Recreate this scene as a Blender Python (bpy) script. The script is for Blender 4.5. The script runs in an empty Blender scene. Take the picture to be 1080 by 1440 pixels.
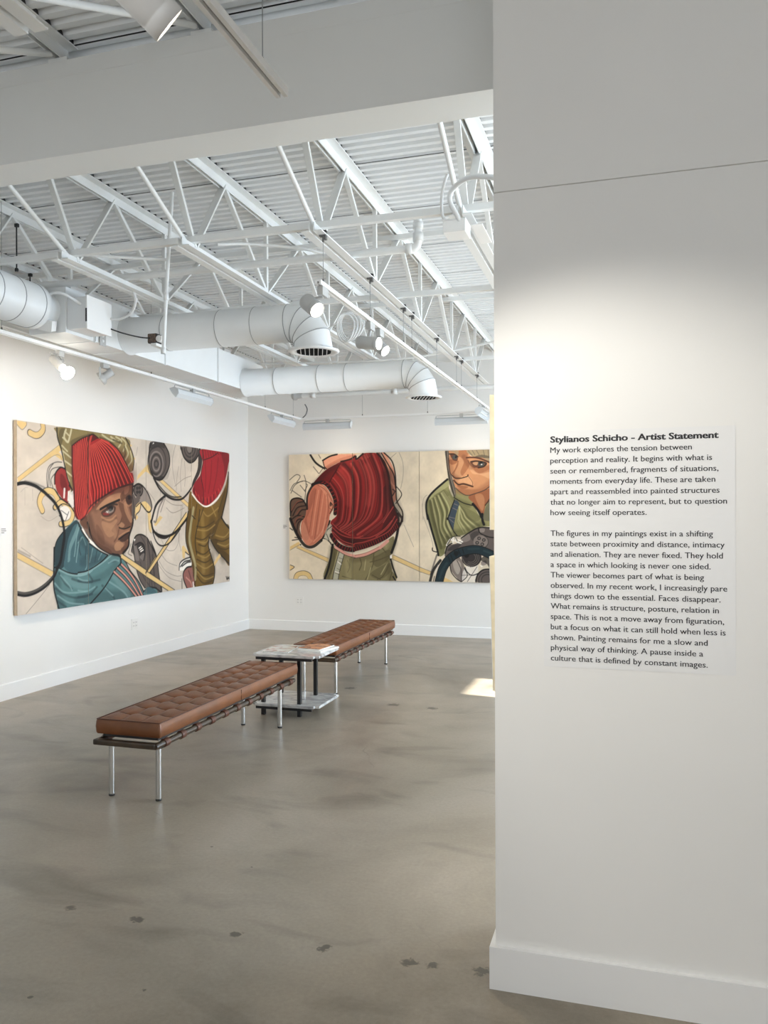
import bpy, bmesh, math, random
import numpy as np
from mathutils import Vector, Matrix
random.seed(7)
SC = bpy.context.scene
COL = SC.collection
PI = math.pi

# ------------------------------------------------------------------ materials
def new_mat(name):
    m = bpy.data.materials.new(name); m.use_nodes = True
    nt = m.node_tree; b = nt.nodes['Principled BSDF']
    return m, nt, b

def mat(name, col, rough=.5, metal=0., var=0., scale=8., bump=0., bscale=200., spec=.5, coat=0., emit=None, estr=0.):
    m, nt, b = new_mat(name)
    b.inputs['Base Color'].default_value = (*col, 1)
    b.inputs['Roughness'].default_value = rough
    b.inputs['Metallic'].default_value = metal
    b.inputs['Specular IOR Level'].default_value = spec
    b.inputs['Coat Weight'].default_value = coat
    tc = nt.nodes.new('ShaderNodeTexCoord')
    if var > 0:
        n = nt.nodes.new('ShaderNodeTexNoise'); n.inputs['Scale'].default_value = scale; n.inputs['Detail'].default_value = 4
        r = nt.nodes.new('ShaderNodeValToRGB')
        r.color_ramp.elements[0].position = .3; r.color_ramp.elements[1].position = .7
        r.color_ramp.elements[0].color = (*[c*(1-var) for c in col], 1)
        r.color_ramp.elements[1].color = (*[min(1, c*(1+var)) for c in col], 1)
        nt.links.new(tc.outputs['Object'], n.inputs['Vector'])
        nt.links.new(n.outputs['Fac'], r.inputs['Fac']); nt.links.new(r.outputs['Color'], b.inputs['Base Color'])
    if bump > 0:
        n2 = nt.nodes.new('ShaderNodeTexNoise'); n2.inputs['Scale'].default_value = bscale; n2.inputs['Detail'].default_value = 3
        bp = nt.nodes.new('ShaderNodeBump'); bp.inputs['Strength'].default_value = bump; bp.inputs['Distance'].default_value = .002
        nt.links.new(tc.outputs['Object'], n2.inputs['Vector'])
        nt.links.new(n2.outputs['Fac'], bp.inputs['Height']); nt.links.new(bp.outputs['Normal'], b.inputs['Normal'])
    if emit:
        b.inputs['Emission Color'].default_value = (*emit, 1); b.inputs['Emission Strength'].default_value = estr
    return m

M = {}
M['wall'] = mat('wall_paint', (.80, .79, .765), .55, var=.012, scale=1.5, bump=.06, bscale=260, spec=.3)
M['beam'] = mat('beam_paint', (.74, .745, .725), .6, var=.012, scale=2, bump=.05, bscale=200, spec=.3)
M['trim'] = mat('trim_paint', (.83, .83, .82), .35, var=.01, scale=2)
M['steel'] = mat('white_painted_steel', (.78, .79, .78), .4, var=.02, scale=6)
M['deck'] = mat('white_painted_deck', (.80, .815, .82), .45, var=.03, scale=3)
M['duct'] = mat('white_painted_duct', (.77, .785, .785), .42, var=.02, scale=5)
M['seam'] = mat('duct_seam_grey', (.30, .31, .31), .5)
M['black'] = mat('black_powder_coat', (.012, .012, .013), .38)
M['dark'] = mat('dark_opening', (.03, .03, .032), .7)
M['rubber'] = mat('black_rubber_tip', (.02, .02, .02), .6)
M['chrome'] = mat('polished_chrome', (.62, .61, .59), .2, metal=1.)
M['wood'] = mat('dark_bronze_frame', (.050, .032, .018), .30, var=.35, scale=14, coat=.2)
M['leather'] = mat('cognac_leather', (.180, .064, .022), .33, var=.16, scale=11, bump=.25, bscale=340, spec=.5)
M['seam_shade'] = mat('shaded_seam_leather', (.030, .010, .006), .55)  # cushion seams, with the crease shade put into the leather colour
M['strap'] = mat('brown_leather_strap', (.095, .032, .016), .45, var=.15, scale=30, bump=.2, bscale=300)
M['lamp'] = mat('light_grey_lamp_housing', (.45, .45, .44), .42)
M['lampw'] = mat('white_lamp_housing', (.86, .855, .84), .35)
M['trough'] = mat('pale_grey_trough', (.66, .69, .71), .35, spec=.5)
M['slotgrey'] = mat('track_slot_grey', (.22, .215, .21), .5)
M['wire'] = mat('steel_wire', (.35, .36, .36), .4, metal=.6)
M['clamp'] = mat('dark_steel_clamp', (.16, .16, .16), .4, metal=.6)
M['plastic'] = mat('white_plastic', (.78, .77, .74), .3)
M['slot'] = mat('outlet_slot_grey', (.25, .24, .24), .5)
M['bulb'] = mat('glowing_bulb', (1, .95, .85), .3, emit=(1, .93, .80), estr=14)
M['ink'] = mat('black_vinyl_lettering', (.015, .014, .016), .5)
M['film'] = mat('clear_matte_film', (.775, .772, .765), .32, spec=.5)
M['canvas_edge'] = mat('raw_canvas_edge', (.42, .34, .25), .8, var=.12, scale=20)
M['panel_edge'] = mat('birch_panel_edge', (.72, .63, .44), .6, var=.1, scale=25)
M['paper'] = mat('glossy_paper', (.80, .80, .78), .22)
M['cable'] = mat('white_cable', (.74, .75, .75), .45)
M['copper'] = mat('bare_relay_board', (.10, .065, .045), .5, var=.6, scale=160)
M['grey_ink'] = mat('grey_printed_text', (.28, .27, .26), .6)
M['frame'] = mat('white_window_frame', (.75, .75, .75), .4)

def concrete():
    m, nt, b = new_mat('polished_concrete')
    N, L = nt.nodes, nt.links
    tc = N.new('ShaderNodeTexCoord')
    def noise(sc, det, rough=.55, dist=0., vec=None, stretch=None):
        n = N.new('ShaderNodeTexNoise'); n.inputs['Scale'].default_value = sc; n.inputs['Detail'].default_value = det
        n.inputs['Roughness'].default_value = rough; n.inputs['Distortion'].default_value = dist
        src = tc.outputs['Object']
        if stretch:
            mp = N.new('ShaderNodeMapping'); mp.inputs['Scale'].default_value = stretch; L.new(src, mp.inputs['Vector']); src = mp.outputs['Vector']
        L.new(vec or src, n.inputs['Vector']); return n.outputs['Fac']
    def ramp(fac, stops):
        r = N.new('ShaderNodeValToRGB'); e = r.color_ramp.elements
        while len(e) < len(stops): e.new(.5)
        for k, (p, c) in enumerate(stops):
            e[k].position = p; e[k].color = (*c, 1) if len(c) == 3 else c
        L.new(fac, r.inputs['Fac']); return r.outputs['Color']
    def mix(a, c, fac, mode='MULTIPLY'):
        x = N.new('ShaderNodeMix'); x.data_type = 'RGBA'; x.blend_type = mode
        if isinstance(fac, float): x.inputs['Factor'].default_value = fac
        else: L.new(fac, x.inputs['Factor'])
        for s, v in ((6, a), (7, c)):
            if isinstance(v, tuple): x.inputs[s].default_value = (*v, 1)
            else: L.new(v, x.inputs[s])
        return x.outputs[2]
    def math_(op, a, c=None):
        x = N.new('ShaderNodeMath'); x.operation = op
        for k, v in enumerate((a, c)):
            if v is None: continue
            if isinstance(v, (int, float)): x.inputs[k].default_value = v
            else: L.new(v, x.inputs[k])
        return x.outputs[0]
    base = ramp(noise(.9, 6, .6, .6), [(.26, (.205, .174, .130)), (.5, (.325, .278, .215)), (.72, (.410, .353, .280))])
    stain = ramp(noise(2.1, 4, .5, .9, stretch=(.7, 1.5, 1)), [(.24, (.50, .50, .49)), (.46, (1, 1, 1))])
    c = mix(base, stain, .75)
    c = mix(c, ramp(noise(60, 4, .6), [(.3, (.86, .86, .86)), (.7, (1.12, 1.12, 1.12))]), .6)
    c = mix(c, ramp(noise(420, 2, .5), [(.33, (.62, .62, .62)), (.48, (1, 1, 1))]), .5)
    # old anchor patches in the slab
    sep = N.new('ShaderNodeSeparateXYZ'); L.new(tc.outputs['Object'], sep.inputs[0])
    wob = noise(38, 3, .6, .8)
    mask = None
    spots = [(-2.137, 2.749, .022), (-1.832, 2.744, .026), (-1.414, 2.751, .020), (-1.068, 2.754, .025), (-.748, 2.747, .028), (-.669, 2.756, .022), (-.495, 2.766, .030), (-1.537, 2.342, .010), (-1.868, 2.201, .009), (-1.893, 6.482, .05), (-1.555, 6.45, .042), (-2.45, 7.0, .05), (-1.62, 3.30, .007), (-1.9, 3.45, .007)]
    for x, y, r in spots:
        dx = math_('SUBTRACT', sep.outputs[0], x); dy = math_('SUBTRACT', sep.outputs[1], y)
        d = math_('SQRT', math_('ADD', math_('MULTIPLY', dx, dx), math_('MULTIPLY', math_('MULTIPLY', dy, dy), 1.3)))
        d = math_('ADD', math_('DIVIDE', d, r), math_('MULTIPLY', math_('SUBTRACT', wob, .5), 3.2))
        mask = d if mask is None else math_('MINIMUM', mask, d)
    sm = N.new('ShaderNodeMapRange'); sm.inputs['From Min'].default_value = .7; sm.inputs['From Max'].default_value = 1.15
    sm.inputs['To Min'].default_value = .8; sm.inputs['To Max'].default_value = 0.
    L.new(mask, sm.inputs['Value'])
    c = mix(c, (.060, .050, .038), sm.outputs['Result'], 'MIX')
    # hairline cracks
    wv = N.new('ShaderNodeVectorMath'); wv.operation = 'MULTIPLY_ADD'
    nn = N.new('ShaderNodeTexNoise'); nn.inputs['Scale'].default_value = 3.; nn.inputs['Detail'].default_value = 6
    L.new(tc.outputs['Object'], nn.inputs['Vector']); L.new(nn.outputs['Color'], wv.inputs[0]); wv.inputs[1].default_value = (.22, .22, 0); L.new(tc.outputs['Object'], wv.inputs[2])
    vo = N.new('ShaderNodeTexVoronoi'); vo.feature = 'DISTANCE_TO_EDGE'; vo.inputs['Scale'].default_value = .42; L.new(wv.outputs[0], vo.inputs['Vector'])
    gate = ramp(noise(1.3, 2), [(.54, (0, 0, 0)), (.64, (1, 1, 1))])
    cr = N.new('ShaderNodeMapRange'); cr.inputs['From Min'].default_value = .0006; cr.inputs['From Max'].default_value = .0016
    cr.inputs['To Min'].default_value = .65; cr.inputs['To Max'].default_value = 0; L.new(vo.outputs['Distance'], cr.inputs['Value'])
    c = mix(c, (.075, .066, .055), math_('MULTIPLY', cr.outputs['Result'], gate), 'MIX')
    L.new(c, b.inputs['Base Color'])
    rr = N.new('ShaderNodeMapRange'); rr.inputs['To Min'].default_value = .24; rr.inputs['To Max'].default_value = .46
    L.new(noise(3, 5), rr.inputs['Value']); L.new(rr.outputs['Result'], b.inputs['Roughness'])
    bp = N.new('ShaderNodeBump'); bp.inputs['Strength'].default_value = .12; bp.inputs['Distance'].default_value = .001
    L.new(noise(240, 3), bp.inputs['Height']); L.new(bp.outputs['Normal'], b.inputs['Normal'])
    return m
M['concrete'] = concrete()

def marble():
    m, nt, b = new_mat('grey_veined_marble'); N, L = nt.nodes, nt.links
    tc = N.new('ShaderNodeTexCoord')
    mp = N.new('ShaderNodeMapping'); mp.inputs['Rotation'].default_value = (0, 0, .5); mp.inputs['Scale'].default_value = (5, 12, 5)
    L.new(tc.outputs['Object'], mp.inputs['Vector'])
    n = N.new('ShaderNodeTexNoise'); n.inputs['Scale'].default_value = 1.2; n.inputs['Detail'].default_value = 8; n.inputs['Distortion'].default_value = 1.6
    L.new(mp.outputs['Vector'], n.inputs['Vector'])
    r = N.new('ShaderNodeValToRGB'); e = r.color_ramp.elements
    e[0].position = .30; e[0].color = (.22, .215, .225, 1); e[1].position = .66; e[1].color = (.66, .655, .635, 1)
    k = e.new(.47); k.color = (.46, .455, .45, 1)
    L.new(n.outputs['Fac'], r.inputs['Fac']); L.new(r.outputs['Color'], b.inputs['Base Color'])
    b.inputs['Roughness'].default_value = .12
    return m
M['marble'] = marble()

def print_mat(name, base, tint, scale):
    m, nt, b = new_mat(name); N, L = nt.nodes, nt.links
    tc = N.new('ShaderNodeTexCoord'); n = N.new('ShaderNodeTexNoise'); n.inputs['Scale'].default_value = scale; n.inputs['Detail'].default_value = 2
    r = N.new('ShaderNodeValToRGB'); e = r.color_ramp.elements
    e[0].position = .40; e[0].color = (*tint, 1); e[1].position = .50; e[1].color = (*base, 1)
    L.new(tc.outputs['Object'], n.inputs['Vector']); L.new(n.outputs['Fac'], r.inputs['Fac']); L.new(r.outputs['Color'], b.inputs['Base Color'])
    b.inputs['Roughness'].default_value = .2
    return m
M['print_pale'] = print_mat('pale_printed_cover', (.60, .585, .55), (.34, .20, .17), 13)
M['print_orange'] = print_mat('orange_printed_cover', (.62, .30, .16), (.12, .06, .05), 13)

def glass():
    m, nt, b = new_mat('window_glass'); N, L = nt.nodes, nt.links
    t = N.new('ShaderNodeBsdfTransparent'); g = N.new('ShaderNodeBsdfGlossy'); g.inputs['Roughness'].default_value = .03
    x = N.new('ShaderNodeMixShader'); x.inputs[0].default_value = .06
    L.new(t.outputs[0], x.inputs[1]); L.new(g.outputs[0], x.inputs[2]); L.new(x.outputs[0], N['Material Output'].inputs['Surface'])
    return m
M['glass'] = glass()

def painted():
    m, nt, b = new_mat('oil_paint_on_canvas'); N, L = nt.nodes, nt.links
    a = N.new('ShaderNodeVertexColor'); a.layer_name = 'paint'
    L.new(a.outputs['Color'], b.inputs['Base Color']); b.inputs['Roughness'].default_value = .55; b.inputs['Specular IOR Level'].default_value = .3
    tc = N.new('ShaderNodeTexCoord'); n = N.new('ShaderNodeTexNoise'); n.inputs['Scale'].default_value = 300
    bp = N.new('ShaderNodeBump'); bp.inputs['Strength'].default_value = .1; bp.inputs['Distance'].default_value = .001
    L.new(tc.outputs['Object'], n.inputs['Vector']); L.new(n.outputs['Fac'], bp.inputs['Height']); L.new(bp.outputs['Normal'], b.inputs['Normal'])
    return m
M['paint'] = painted()

# ------------------------------------------------------------------ mesh building
class MB:
    def __init__(s):
        s.v = []; s.f = []; s.mi = []; s.sm = []
    def add(s, vs, fs, mi=0, smooth=False):
        o = len(s.v); s.v += [tuple(p) for p in vs]
        for f in fs:
            s.f.append([i+o for i in f]); s.mi.append(mi); s.sm.append(smooth)
    def box(s, x0, x1, y0, y1, z0, z1, mi=0):
        vs = [(x, y, z) for z in (z0, z1) for y in (y0, y1) for x in (x0, x1)]
        s.add(vs, [(0, 2, 3, 1), (4, 5, 7, 6), (0, 1, 5, 4), (2, 6, 7, 3), (0, 4, 6, 2), (1, 3, 7, 5)], mi)
    def bbox(s, x0, x1, y0, y1, z0, z1, b=.004, mi=0):
        # bevelled box
        bm = bmesh.new(); bmesh.ops.create_cube(bm, size=1)
        for v in bm.verts:
            v.co = Vector(((x0+x1)/2+v.co.x*(x1-x0), (y0+y1)/2+v.co.y*(y1-y0), (z0+z1)/2+v.co.z*(z1-z0)))
        bmesh.ops.bevel(bm, geom=list(bm.edges), offset=b, segments=2, affect='EDGES', profile=.6)
        s.bm(bm, mi)
    def bm(s, bm, mi=0, smooth=False):
        bm.verts.index_update()
        s.add([v.co[:] for v in bm.verts], [[v.index for v in f.verts] for f in bm.faces], mi, smooth); bm.free()
    def prism(s, pts, axis_pts, mi=0, smooth=False, caps=True):
        """pts: list of 2-D section points; axis_pts: list of (origin, u, v)"""
        n = len(pts); vs = []; fs = []
        for (o, u, v) in axis_pts:
            o, u, v = Vector(o), Vector(u), Vector(v)
            vs += [o+u*a+v*b for a, b in pts]
        for k in range(len(axis_pts)-1):
            for i in range(n):
                j = (i+1) % n
                fs.append((k*n+i, k*n+j, (k+1)*n+j, (k+1)*n+i))
        s.add(vs, fs, mi, smooth)
        if caps:
            s.add(vs[:n], [list(range(n))[::-1]], mi); s.add(vs[-n:], [list(range(n))], mi)
    def sweep(s, path, r, n=10, mi=0, caps=True, smooth=True, closed=False):
        P = [Vector(p) for p in path]; rings = []
        up = None
        R = r if isinstance(r, (list, tuple)) else [r]*len(P)
        for i, p in enumerate(P):
            a = P[(i-1) % len(P)] if (i > 0 or closed) else p
            b = P[(i+1) % len(P)] if (i < len(P)-1 or closed) else p
            t = (b-a).normalized()
            if up is None:
                up = Vector((0, 0, 1)) if abs(t.z) < .9 else Vector((1, 0, 0))
            u = (up - t*up.dot(t)).normalized(); v = t.cross(u); up = u
            rings.append([p+(u*math.cos(2*PI*k/n)+v*math.sin(2*PI*k/n))*R[i] for k in range(n)])
        vs = [q for rg in rings for q in rg]; fs = []
        m = len(rings)
        for i in range(m if closed else m-1):
            for k in range(n):
                l = (k+1) % n; i2 = (i+1) % m
                fs.append((i*n+k, i*n+l, i2*n+l, i2*n+k))
        s.add(vs, fs, mi, smooth)
        if caps and not closed:
            s.add(rings[0], [list(range(n))[::-1]], mi); s.add(rings[-1], [list(range(n))], mi)
    def bar(s, a, b, w, h=None, mi=0, up=(0, 0, 1)):
        """rectangular bar from a to b, w across, h along up"""
        h = h or w; a, b = Vector(a), Vector(b); t = (b-a).normalized(); up = Vector(up)
        if abs(t.dot(up)) > .98: up = Vector((0, 1, 0)) if abs(t.y) < .9 else Vector((1, 0, 0))
        u = t.cross(up).normalized(); v = u.cross(t)
        sec = [(-w/2, -h/2), (w/2, -h/2), (w/2, h/2), (-w/2, h/2)]
        s.prism(sec, [(a, u, v), (b, u, v)], mi)
    def lathe(s, o, d, prof, n=24, mi=0, smooth=True, cap0=False, cap1=False):
        """prof: (distance along d, radius)"""
        o, d = Vector(o), Vector(d).normalized()
        up = Vector((0, 0, 1)) if abs(d.z) < .9 else Vector((1, 0, 0))
        u = (up-d*up.dot(d)).normalized(); v = d.cross(u); vs = []; fs = []
        for t, r in prof:
            vs += [o+d*t+(u*math.cos(2*PI*k/n)+v*math.sin(2*PI*k/n))*r for k in range(n)]
        for i in range(len(prof)-1):
            for k in range(n):
                l = (k+1) % n; fs.append((i*n+k, i*n+l, (i+1)*n+l, (i+1)*n+k))
        s.add(vs, fs, mi, smooth)
        if cap0: s.add(vs[:n], [list(range(n))[::-1]], mi)
        if cap1: s.add(vs[-n:], [list(range(n))], mi)
    def build(s, name, m, parent=None, origin=None):
        me = bpy.data.meshes.new(name)
        vs = s.v
        if origin is not None:
            vs = [(x-origin[0], y-origin[1], z-origin[2]) for x, y, z in vs]
        me.from_pydata(vs, [], s.f)
        ms = m if isinstance(m, (list, tuple)) else [m]
        for k in ms: me.materials.append(M[k] if isinstance(k, str) else k)
        me.polygons.foreach_set('material_index', s.mi); me.polygons.foreach_set('use_smooth', s.sm)
        me.validate(); me.update()
        bm = bmesh.new(); bm.from_mesh(me); bmesh.ops.recalc_face_normals(bm, faces=bm.faces); bm.to_mesh(me); bm.free()
        o = bpy.data.objects.new(name, me); COL.objects.link(o)
        if origin is not None and parent is None: o.location = origin
        if parent is not None: o.parent = parent
        return o

def thing(name, label, cat, loc=(0, 0, 0), group=None, rz=0.):
    o = bpy.data.objects.new(name, None); COL.objects.link(o)
    o.empty_display_size = .05; o.location = loc; o.rotation_euler = (0, 0, rz)
    o['label'] = label; o['category'] = cat
    if group: o['group'] = group
    return o
def tag(o, label, cat, group=None):
    o['label'] = label; o['category'] = cat
    if group: o['group'] = group
    return o
def struct(o):
    o['kind'] = 'structure'; return o
class Rel(MB):
    """mesh written in world coordinates, stored relative to its thing"""
    def put(s, name, m, root, parent=None):
        L = root.location
        s.v = [(x-L.x, y-L.y, z-L.z) for x, y, z in s.v]
        return s.build(name, m, parent or root)

def arc(c, r, a0, a1, n, u, v):
    c, u, v = Vector(c), Vector(u), Vector(v)
    return [c+(u*math.cos(a0+(a1-a0)*k/n)+v*math.sin(a0+(a1-a0)*k/n))*r for k in range(n+1)]
def spline(pts, n=8):
    P = [Vector(p) for p in pts]; out = []
    for i in range(len(P)-1):
        p0 = P[max(i-1, 0)]; p1 = P[i]; p2 = P[i+1]; p3 = P[min(i+2, len(P)-1)]
        for k in range(n):
            t = k/n
            out.append(.5*((2*p1)+(p2-p0)*t+(2*p0-5*p1+4*p2-p3)*t*t+(3*p1-p0-3*p2+p3)*t**3))
    out.append(P[-1]); return out
E_WIN, E_FRONT, E_SUN, E_SPOT, E_WASH, E_LEFT, EXPO = 98, 30, 30, 72, .9, 26, 0.42
# ------------------------------------------------------------------ the setting
XL, XR, YB, YF = -5.115, 4.0, 10.345, -3.5
ZD = 3.70                      # underside of the roof deck
b = MB(); b.box(XL-.3, XR+1.2, YF-.6, YB+.3, -.12, 0); struct(b.build('floor', 'concrete'))
b = MB(); b.box(XL-.15, XL, YF-.15, YB+.15, 0, ZD+.1); struct(b.build('wall_left', 'wall'))
b = MB(); b.box(XL, XR, YB, YB+.15, 0, ZD+.1); struct(b.build('wall_back', 'wall'))

def wall_with_openings(name, axis, p0, p1, s0, s1, zt, ops):
    """axis 'X': plane of constant x between p0,p1, running along y"""
    b = MB()
    def bx(a0, a1, z0, z1):
        if a1-a0 < 1e-4 or z1-z0 < 1e-4: return
        if axis == 'X': b.box(p0, p1, a0, a1, z0, z1)
        else: b.box(a0, a1, p0, p1, z0, z1)
    cur = s0
    for a0, a1, z0, z1 in sorted(ops):
        bx(cur, a0, 0, zt); bx(a0, a1, 0, z0); bx(a0, a1, z1, zt); cur = a1
    bx(cur, s1, 0, zt)
    return struct(b.build(name, 'wall'))
def window(name, axis, p, a0, a1, z0, z1, n):
    f = MB(); w = .05
    def bx(m, q0, q1, c0, c1, d=.03):
        if axis == 'X': m.box(p-d, p+d, q0, q1, c0, c1)
        else: m.box(q0, q1, p-d, p+d, c0, c1)
    bx(f, a0, a1, z0, z0+w); bx(f, a0, a1, z1-w, z1); bx(f, a0, a0+w, z0+w, z1-w); bx(f, a1-w, a1, z0+w, z1-w)
    for k in range(1, n):
        c = a0+(a1-a0)*k/n; bx(f, c-w/2, c+w/2, z0+w, z1-w)
    o = struct(f.build(name, 'frame'))
    g = MB(); bx(g, a0+w, a1-w, z0+w, z1-w, .004); g.build('pane', 'glass', o)
    return o
DOOR = (6.15, 6.97, 0.0, 3.0)
wall_with_openings('wall_side', 'X', XR, XR+.15, 3.12, YB, ZD+.1, [DOOR, (3.5, 5.85, .35, 2.15), (7.3, 9.9, .35, 2.15)])
window('window_1', 'X', XR+.10, 3.5, 5.85, .35, 2.15, 2)
window('window_2', 'X', XR+.10, 7.3, 9.9, .35, 2.15, 2)
f = MB(); f.box(XR+.06, XR+.14, 6.15, 6.19, 0, 3); f.box(XR+.06, XR+.14, 6.93, 6.97, 0, 3); f.box(XR+.06, XR+.14, 6.19, 6.93, 2.96, 3)
do = struct(f.build('door_1', 'frame')); g = MB(); g.box(XR+.098, XR+.102, 6.19, 6.93, .0, 2.96); g.build('pane', 'glass', do)
wall_with_openings('wall_front', 'Y', YF-.15, YF, XL, XR, ZD+.1, [(-4.4, -.6, .25, 2.7), (.4, 3.4, .25, 2.7)])
window('window_3', 'Y', YF-.10, -4.4, -.6, .25, 2.7, 3)
window('window_4', 'Y', YF-.10, .4, 3.4, .25, 2.7, 2)
b = MB(); b.box(XR, XR+.15, YF-.15, 3.12, 0, ZD+.1); struct(b.build('wall_entry', 'wall'))

# partition carrying the wall text: lower and upper board with an open joint between
WX, WY = -.436, 2.689
b = MB()
b.box(WX, XR, WY, 3.118, 0, 2.609); b.box(WX, XR, WY-.003, 3.118, 2.6165, ZD+.02); b.box(WX+.002, XR, WY+.006, 3.116, 2.609, 2.6165)
struct(b.build('wall_right', 'wall'))

def board(name, pts, t):
    """baseboard along wall; pts = plan polyline of the wall side, t = (nx,ny)*thickness"""
    b = MB(); z = .138
    (x0, y0), (x1, y1) = pts; nx, ny = t
    L = math.hypot(nx, ny); n = Vector((nx/L, ny/L, 0)); up = Vector((0, 0, 1))
    sec = [(0, 0), (L, 0), (L, z-.006), (L-.006, z), (0, z)]
    b.prism(sec, [((x0, y0, 0), n, up), ((x1, y1, 0), n, up)])
    return struct(b.build(name, 'trim'))
board('baseboard_left', [(XL, YF), (XL, YB)], (.018, 0))
board('baseboard_back', [(XL+.018, YB), (XR, YB)], (0, -.018))
b = MB(); Z = .138
b.box(WX-.018, XR, WY-.018, WY, 0, Z); b.box(WX-.018, WX, WY, 3.118, 0, Z)

struct(b.build('baseboard_right', 'trim'))

# ceiling: ribbed roof deck with open side laps, unseen roof board added above to block light
pitch = .0786; prof = []; slots = []
y = 4.737-.786*11; k = 0
while y < YB+.06:
    if k % 10 == 0: slots.append(len(prof)); prof += [(y-.009, ZD), (y-.009, ZD+.030), (y+.006, ZD+.030), (y+.006, ZD+.003)]
    a = pitch
    prof += [(y+.10*a, ZD), (y+.42*a, ZD), (y+.56*a, ZD+.022), (y+.88*a, ZD+.022)]
    y += a; k += 1
    if k % 10: prof += [(y, ZD)]
prof = [(max(YF-.1, min(p, YB+.1)), z) for p, z in prof]
b = MB(); n = len(prof)
vs = [(XL-.1, p, z) for p, z in prof]+[(XR+.1, p, z) for p, z in prof]
b.add(vs, [(i, i+1, n+i+1, n+i) for i in range(n-1)])
for i in slots:
    for k in range(3): b.mi[i+k] = 1  # slot faces coloured dark for the shade inside the laps
b.box(XL-.15, XR+.15, YF-.15, YB+.15, ZD+.04, ZD+.12)
struct(b.build('ceiling', ['deck', 'dark']))

# dropped beam across the opening
BY0, BY1, BZ0, BZ1 = 3.12, 3.32, 3.185, 3.615
b = MB(); b.box(XL, XR, BY0, BY1, BZ0, BZ1-.075); b.box(XL, XR, BY0-.0012, BY1, BZ1-.075, BZ1)
struct(b.build('trim_1', 'beam'))

# ------------------------------------------------------------------ open web roof joists
def angle_pair(m, x, y0, y1, z, up, leg=.05, gap=.022, t=.006):
    """two steel angles back to back; flange at z, upright legs going up (up=1) or down"""
    for s in (-1, 1):
        x0 = x+s*gap/2; x1 = x+s*(gap/2+leg)
        a, c = sorted((x0, x1)); m.box(a, c, y0, y1, *sorted((z, z+up*t)))
        a, c = sorted((x0, x0+s*t)); m.box(a, c, y0, y1, *sorted((z+up*t, z+up*leg)))
ZB, ZT = 3.112, 3.643
def joist(x, label, far=True):
    if far:
        t = thing('roof_joist', label, 'joist', (x, BY1, BZ1), 'white open web roof joists'); dz = 0
        y0, y1, c0, c1 = BY0+.14, YB, 4.17, 9.78
        nodes = [(4.33, 0), (4.70, 1), (5.33, 0), (5.93, 1), (6.57, 0), (7.16, 1), (7.80, 0), (8.39, 1), (9.03, 0), (9.62, 1)]
        posts = [5.33, 6.57, 7.80, 9.03]
    else:
        t = thing('roof_joist', label, 'joist', (x, BY0, BZ1), 'white open web roof joists')
        y0, y1, c0, c1 = YF, BY0+.06, YF+1.1, 2.09
        nodes = [(1.93-.63*k, k % 2) for k in range(8)]; posts = [1.93-1.26*k for k in range(1, 4)]
    zb = ZB if far else 3.035
    b = Rel(); angle_pair(b, x, y0, y1, ZD-.004, -1, leg=.058); tc = b.put('top_chord', 'steel', t)
    b = Rel(); b.box(x-.064, x+.064, y0, min(y1, YB-.01), ZD-.0038, ZD+.0205); b.put('flute_shade_strip', 'dark', t, tc)  # dark filler standing in for the shade in the flutes above the flange
    b = Rel(); angle_pair(b, x, c0, c1, zb, 1, leg=.050); b.put('bottom_chord', 'steel', t)
    b = Rel(); b.box(x-.05, x+.05, *((BY0+.03, BY0+.16) if far else (BY0+.005, BY0+.10)), BZ1, BZ1+.02); b.put('bearing_seat', 'steel', t)
    zl = zb+.03; zh = ZT+.02
    for (ya, ha), (yb, hb) in zip(nodes[:-1], nodes[1:]):
        flat = (ha == 0) == far                       # compression struts are wider
        b = Rel(); b.bar((x, ya, zh if ha else zl), (x, yb, zh if hb else zl), .046 if ha == 0 else .028, .012 if ha == 0 else .024, up=(0, 1, 0)); b.put('web_strut', 'steel', t)
    for yp in posts:
        b = Rel(); b.bar((x, yp, zl), (x, yp, zh), .026, .026, up=(0, 1, 0)); b.put('web_post', 'steel', t)
    ye = nodes[0][0]
    b = Rel(); b.sweep([(x-.012, ye-.03, zl), (x-.012, BY1-.02 if far else BY0-.03, BZ1+.02)], .014); b.put('end_rod', 'steel', t)
    yt = 4.02 if far else ye+.31
    b = Rel(); b.bar((x+.004, ye, zl), (x+.004, yt, zh), .034, .022, up=(0, 1, 0)); b.put('end_strut', 'steel', t)
    return t
J = [(-4.955, 'white roof joist against the left wall above the white ducts'),
     (-4.135, 'white roof joist second from the left wall, over the long square duct'),
     (-3.313, 'white roof joist third from the left wall, crossing above the nearer round duct'),
     (-2.491, 'white roof joist passing above the elbow end of the nearer round duct'),
     (-1.678, 'white roof joist carrying the suspension wires of the long gallery track'),
     (-.852, 'white roof joist beside the text wall with a conduit box at its end')]
for x, l in J: joist(x, l)
joist(-2.491, 'white roof joist on the near side of the beam, top left corner', far=False)
joist(-1.76, 'white roof joist on the near side of the beam, above the big near spotlight', far=False)

def bridging(y, z, label, x0=XL, x1=WX+.3):
    b = MB(); b.box(x0, x1, y, y+.005, z, z+.036); b.box(x0, x1, y+.005, y+.036, z, z+.005)
    tag(b.build('bridging_angle', 'steel', origin=(x0, y, z)), label, 'steel angle', 'bridging angles between the joists')
bridging(4.27, ZB+.052, 'white bridging angle nearest the beam, lying on the joists\' bottom chords')
bridging(5.80, ZB+.052, 'white bridging angle on the bottom chords above the nearer round duct')
bridging(8.34, ZB+.052, 'white bridging angle on the bottom chords near the back wall')
bridging(5.82, 3.600, 'white bridging angle fixed high under the top chords, mid-room')
bridging(7.62, 3.600, 'white bridging angle fixed high under the top chords, near the back wall')
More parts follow.
